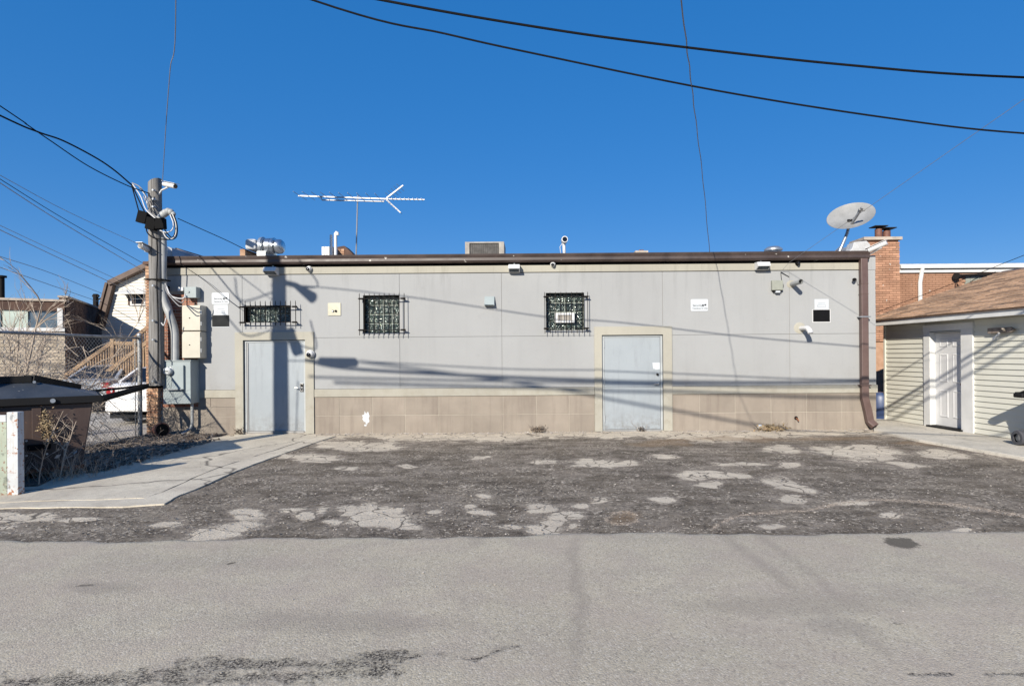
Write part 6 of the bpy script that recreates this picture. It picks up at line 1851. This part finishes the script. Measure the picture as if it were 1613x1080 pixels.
def masonry(p, q_, z0, z1, mat, L_, H__, name, seed):
    kk = random.Random(seed); dd = (q_ - p).normalized(); tot = (q_ - p).length; mm = MB(); z = z0; row = 0
    while z + H__ < z1:
        t = -(row % 2) * L_ / 2
        while t < tot:
            a, b = max(t, 0), min(t + L_ * kk.uniform(.85, .97), tot)
            if b - a > .04: wallstrip(mm, p + dd * a, p + dd * b, z, z + H__ * .86, .012 + kk.uniform(0, .012), .05)
            t += L_
        z += H__; row += 1
    r_ = mm.build(name, mat, o); r_['kind'] = 'stuff'
masonry(A2 + fd * 6, B_, .2, zsill - .13, M['pale_stone'], .42, .12, 'stonework', 3)
wallstrip(MB(), A2, B_, zsill - .119, zsill, .06, .26).build('sill', M['white'], o)
wallstrip(MB(), A2, B_, zhead, zroof, .05, .3).build('upper_wall', M['brick_dark'], o)
wallstrip(MB(), A2, B_ + fd * .05, zroof + .001, zroof + .08, .10, .4).build('coping', M['coping'], o)
p1 = A_.lerp(B_, .04); p2 = A_.lerp(B_, .42); p3 = A_.lerp(B_, .88); p4 = A_.lerp(B_, .97)
wallstrip(MB(), p1, p2, zsill + .001, zhead - .001, .0, .1).build('blank_panel', M['mint'], o)
wallstrip(MB(), p2 + fd * .02, p3, zsill + .001, zhead - .001, -.05, .1).build('window', M['window_blue'], o)
wallstrip(MB(), A2, p1 - fd * .06, zsill + .001, zhead - .001, -.05, .1).build('window', M['window_blue'], o)
wallstrip(MB(), p3 + fd * .01, p4, zsill + .001, zhead + .1, .07, .2).build('pilaster', M['white'], o)
wallstrip(MB(), p4 + fd * .01, B_, zsill - .11, zhead + .05, .02, .2).build('brick_pier', M['brick_buff'], o)
wallstrip(MB(), B_ + Vector((.02, .02, 0)), C_, 0, 3.9, 0, .2).build('side_wall', M['brick_dark'], o)
m = MB(); wallstrip(m, B_ + Vector((.02, .02, 0)), C_, 3.901, 3.97, .06, .3); m.build('side_coping', M['coping'], o)
masonry(B_ + Vector((.02, .02, 0)), C_, .2, 3.85, M['brick_dark'], .21, .068, 'brickwork', 8)
m = MB(); rr = random.Random(4)
for i in range(26):      # a few courses catch the eye on the shaded side
    f = rr.random(); p = B_.lerp(C_, f); z = rr.uniform(.3, 3.7); dd = (C_ - B_).normalized()
    wallstrip(m, p, p + dd * .5, z, z + .06, .02, .1)
m.build('proud_bricks', M['brick_red'], o)
MB().prism([(A2.x, A2.y), (B_.x, B_.y), (C_.x, C_.y), (A2.x - 2, C_.y)], zroof - .15, zroof - .1).build('roof', M['roof'], o)
q = P(62, 478, 20.2)
MB().obox((P(60, 480, 20.3).x, 20.2, P(60, 480, 20.3).z), (.35, .2, .22)).build('floodlight', M['galv'], o) if False else None
q = P(2, 450, 26)
o = empty('stack_pipe', (q.x, 26, 0), 'black stack pipe with a cap at the far left edge', 'stack')
MB().tube([(q.x, 26, 0), (q.x, 26, P(2, 437, 26).z)], .12, 10).build('pipe', M['iron'], o, smooth=True)
MB().tube([(q.x, 26, P(2, 437, 26).z), (q.x, 26, P(2, 434, 26).z)], .2, 10).build('cap', M['iron'], o, smooth=True)
q = P(151, 487, 40)
o = empty('street_pole', (q.x, 40, 0), 'small far off power pole between the shop and the house', 'utility pole')
MB().tube([(q.x, 40, 0), (q.x, 40, P(151, 463, 40).z)], [.2, .16], 8).build('shaft', M['iron'], o, smooth=True)
MB().beam(P(146, 466, 40), P(156, 466, 40), .12, .14).build('crossarm', M['iron'], o)
MB().tube(arc([P(151, 474, 40), P(158, 470, 40), P(166, 467, 40)], 5), .05, 5).build('lamp_arm', M['iron'], o)

# ================================================================== BARE SHRUBS, TWIGS, WEEDS
def branch(mb, p, d, L_, r, depth, kk, spread=.5, drop=0.0):
    n_ = 4; pts = [p]; dd = d.normalized()
    for i in range(n_):
        dd = (dd + Vector((kk.uniform(-1, 1), kk.uniform(-1, 1), kk.uniform(-1, 1))) * .16 + Vector((0, 0, -drop))).normalized()
        pts.append(pts[-1] + dd * L_ / n_)
    mb.tube(pts, [r * (1 - .55 * i / n_) for i in range(n_ + 1)], 5 if r > .012 else 3, cap=False)
    if depth <= 0: return
    for i in range(kk.randint(2, 4)):
        q_ = pts[kk.randint(1, n_)]
        nd = (dd + Vector((kk.uniform(-1, 1), kk.uniform(-1, 1), kk.uniform(-.5, .9))) * spread).normalized()
        branch(mb, q_, nd, L_ * kk.uniform(.45, .75), r * .55, depth - 1, kk, spread, drop)
def shrub(name, base, stems, label, seed, group='bare shrubs behind the fence', mat='twig', fine=True):
    kk = random.Random(seed)
    o = empty(name, base, label, 'shrub', group)
    for (d, L_, r) in stems:
        m1 = MB(); n_ = 6; p = Vector(base) + Vector((kk.uniform(-.1, .1), kk.uniform(-.1, .1), 0)); dd = Vector(d).normalized(); pts = [p]
        for i in range(n_):
            dd = (dd + Vector((kk.uniform(-1, 1), kk.uniform(-1, 1), kk.uniform(-.5, .5))) * .07).normalized(); pts.append(pts[-1] + dd * L_ / n_)
        m1.tube(pts, [r * (1 - .7 * i / n_) for i in range(n_ + 1)], 6, cap=False)
        m1.build('stem', M[mat], o, smooth=True)
        m2 = MB()
        for i in range(7):
            q_ = pts[kk.randint(2, n_)]
            branch(m2, q_, (dd + Vector((kk.uniform(-1, 1), kk.uniform(-1, 1), kk.uniform(-.4, .8))) * .8), L_ * kk.uniform(.2, .38), r * .4, 2, kk, .7)
        m2.build('twigs', M[mat], o)['kind'] = 'stuff'
    return o
shrub('bare_shrub', (-10.3, 11.2, 0), [((.42, 0, 1), 2.85, .034), ((.30, .1, 1), 2.1, .024), ((-.05, 0, 1), 2.1, .02)], 'tall bare shrub with a long leaning stem left of the stairs', 3)
shrub('bare_shrub', (-10.7, 11.6, 0), [((-.03, 0, 1), 2.2, .024), ((.10, .1, 1), 2.0, .018)], 'bare shrub with upright stems at the far left', 5)
shrub('bare_shrub', (-10.3, 12.4, 0), [((.55, .1, 1), 2.9, .018), ((1.0, 0, 1), 2.3, .016), ((1.5, 0, 1), 1.9, .014)], 'low spreading bare shrub in front of the stairs', 9)
# tangle of dead vines along the fence
m = MB(); kk = random.Random(21)
for i in range(420):
    t = kk.uniform(8.8, 11.2)
    z = abs(kk.gauss(.85, .42))
    p = fpt(t, min(z, 1.9)) + Vector((-kk.uniform(.02, .8), 0, 0))
    d = Vector((kk.uniform(-.5, .5), kk.uniform(-1, 1), kk.uniform(-.5, .5)))
    branch(m, p, d, kk.uniform(.3, .9), kk.uniform(.004, .010), 1, kk, .8, .05)
tag(m.build('vine_tangle', M['twig']), 'tangle of dead vines climbing behind the chain link fence', 'vines', kind='stuff')
# weed in front of the dumpster
def weed(name, base, h, label, seed, heads=True, group=None):
    kk = random.Random(seed); o = empty(name, base, label, 'weed', group)
    p = Vector(base); pts = [p]; dd = Vector((kk.uniform(-.12, .12), kk.uniform(-.1, .1), 1))
    for i in range(6):
        dd = (dd + Vector((kk.uniform(-.18, .18), kk.uniform(-.1, .1), 0))).normalized(); pts.append(pts[-1] + dd * h / 6)
    MB().tube(pts, [.009 * (1 - .6 * i / 6) for i in range(7)], 5).build('stem', M['twig'], o)
    m = MB()
    for i in range(10):
        q_ = pts[kk.randint(1, 5)]; branch(m, q_, Vector((kk.uniform(-1, 1), kk.uniform(-.6, .6), .6)), kk.uniform(.1, .25), .004, 1, kk, .6)
    m.build('side_shoots', M['twig'], o)
    if heads:
        leafblob('seed_head', pts[-1] - Vector((0, 0, .1)), (.09, .07, .24), 420, M['dry_weed'], o, .016, seed)
        leafblob('pale_leaves', pts[3], (.16, .08, .18), 14, M['pale_litter'], o, .04, seed + 1)
    return o
weed('tall_weed', (-6.35, 7.86, .03), .88, 'tall dried weed with a brown seed head before the dumpster corner', 31)
weed('tall_weed', (-6.42, 7.4, .03), 1.0, 'long pale bare stalk in front of the dumpster fork pocket', 33, heads=False)
weed('tall_weed', (-6.38, 7.68, .03), .8, 'thin dark stalk leaning on the dumpster between two paler weeds', 35, heads=False)
# low dead plants at the wall foot
def clump(name, c, r, n_, label, mat='dry_weed', seed=1, cat='weed', leaf=.02):
    kk = random.Random(seed); o = empty(name, c, label, cat); m = MB()
    for i in range(n_):
        p = Vector(c) + Vector((kk.uniform(-1, 1) * r, kk.uniform(-.4, .4) * r * .5, 0))
        branch(m, p, Vector((kk.uniform(-1, 1), kk.uniform(-.6, .3), kk.uniform(.3, 1.2))), kk.uniform(.07, .2), .0035, 1, kk, .8)
    m.build('stalks', M['twig'], o)
    leafblob('dead_leaves', Vector(c) + Vector((0, 0, .05)), (r, r * .35, .07), n_ * 9, M[mat], o, leaf, seed)
    return o
q = P(847, 680, D - .08); clump('wall_weed', (q.x, D - .09, .03), .15, 22, 'low grey green dead weed at the foot of the tan tiles', 'leaf_litter', 41)
q = P(1213, 680, D - .1)
clump('dead_plant', (q.x, D - .14, .03), .28, 34, 'curled pale dead plant and litter at the foot of the right wall', 'dry_weed', 43, leaf=.035)
clump('wall_weed', (P(1010, 682, D).x, D - .05, .02), .1, 6, 'tiny dry weed by the right door threshold', 'leaf_litter', 45)
clump('wall_weed', (-6.28, D - .06, .03), .10, 8, 'small dry weed at the left foot of the left door', 'leaf_litter', 47)
# plastic scrap by the dead plant
q = P(1197, 672, D - .12)
o = tag(MB().ball((q.x, q.y, q.z + .01), .05, 8, 5, (1.3, .7, .9)).build('plastic_cup', M['sign_white'], smooth=False), 'crushed whitish cup beside the curled dead plant', 'litter')

# twigs, stones and leaves on the verge; loose chips on the lot
def scatter(name, mat, n_, gen, size, label, kind='stuff', flat=.6, seed=1, cat=None):
    kk = random.Random(seed); m = MB()
    for i in range(n_):
        x, y, z = gen(kk); s = kk.uniform(*size) * (kk.random() ** 1.5 + .3)
        a = kk.uniform(0, 6.28); pts = []
        k3 = 5
        for j in range(k3):
            t = a + 2 * math.pi * j / k3; r_ = s * kk.uniform(.7, 1.2)
            pts.append((x + r_ * math.cos(t), y + r_ * math.sin(t), z))
        top_ = (x + s * .2 * kk.uniform(-1, 1), y + s * .2 * kk.uniform(-1, 1), z + s * flat * kk.uniform(.7, 1.3))
        m.add(pts + [top_], [(j, (j + 1) % k3, 5) for j in range(k3)])
    return tag(m.build(name, mat), label, cat, kind=kind)
def g_lot(kk):
    while True:
        u, v = kk.uniform(-40, 1640), kk.uniform(684, 846); p = G(u, v)
        if u < 560 and v < 860 - u * .42 and v < 805: continue
        return p.x, min(p.y, 12.1), .016
def g_wall(kk):
    x = kk.uniform(-4.6, 7.2)
    if 1.2 < x < 3.0 and kk.random() < .7: x += 2
    return x, D - .01 - abs(kk.gauss(0, .12)), .014
def g_verge(kk):
    t = kk.random(); y = kk.uniform(8.2, 12.1)
    xr_ = -6.6 if y > 11.4 else -6.2
    return kk.uniform(-8.2, xr_ - .1 * kk.random()), y, .034
def g_alley(kk):
    return kk.uniform(-6, 6), kk.uniform(2.7, 5.15), .035
scatter('loose_gravel', M['stone'], 3600, g_lot, (.003, .013), 'loose pale stone chips over the broken lot', seed=1)
scatter('dark_grit', M['stone_dark'], 2200, g_lot, (.004, .016), 'dark crumbled asphalt grit over the lot', seed=2)
scatter('wall_rubble', M['stone'], 1300, g_wall, (.008, .03), 'strip of pale rubble along the foot of the wall', seed=3)
scatter('verge_stones', M['pale_litter'], 900, g_verge, (.01, .035), 'pale stones and scraps on the dirt verge', seed=4)
scatter('verge_leaves', M['leaf_litter'], 3200, g_verge, (.015, .05), 'dark leaf litter on the dirt verge', flat=.9, seed=5)
scatter('alley_chips', M['stone'], 260, g_alley, (.003, .008), 'scattered stone chips on the alley', seed=6)
scatter('apron_sand_gravel', M['stone'], 900, lambda kk: (lambda y: (kk.uniform(7.2, 9.45 - .081 * y - .75), y, .016))(kk.uniform(9.2, 12.2)), (.005, .018), 'sandy gravel beside the garage apron', seed=7)
m = MB(); kk = random.Random(55)
for i in range(420):
    x, y, z = g_verge(kk)
    branch(m, Vector((x, y, .05)), Vector((kk.uniform(-1, 1), kk.uniform(-1, 1), kk.uniform(0, .35))), kk.uniform(.1, .4), .0035, 1, kk, .7, .06)
tag(m.build('verge_twigs', M['twig']), 'dry twigs strewn over the dirt verge', kind='stuff')
# dead growth around the dumpster foot
m = MB()
for i in range(260):
    x = kk.uniform(-7.9, -6.0); y = kk.uniform(7.45, 8.2) if x < -6.2 else kk.uniform(7.7, 9.2)
    branch(m, Vector((x, y, .03)), Vector((kk.uniform(-.7, .7), kk.uniform(-.5, .5), 1)), kk.uniform(.08, .3), .003, 1, kk, .7, .03)
tag(m.build('dead_grass', M['twig']), 'dead grass and stalks around the dumpster foot', kind='stuff')
q0 = G(66, 754)
o = MB().obox((q0.x, q0.y + .15, .09), (.42, .05, .16), (.5, .1, .25)).build('cardboard_scrap', M['pale_litter'])
tag(o, 'pale crumpled scrap of board under the dumpster edge', 'litter')
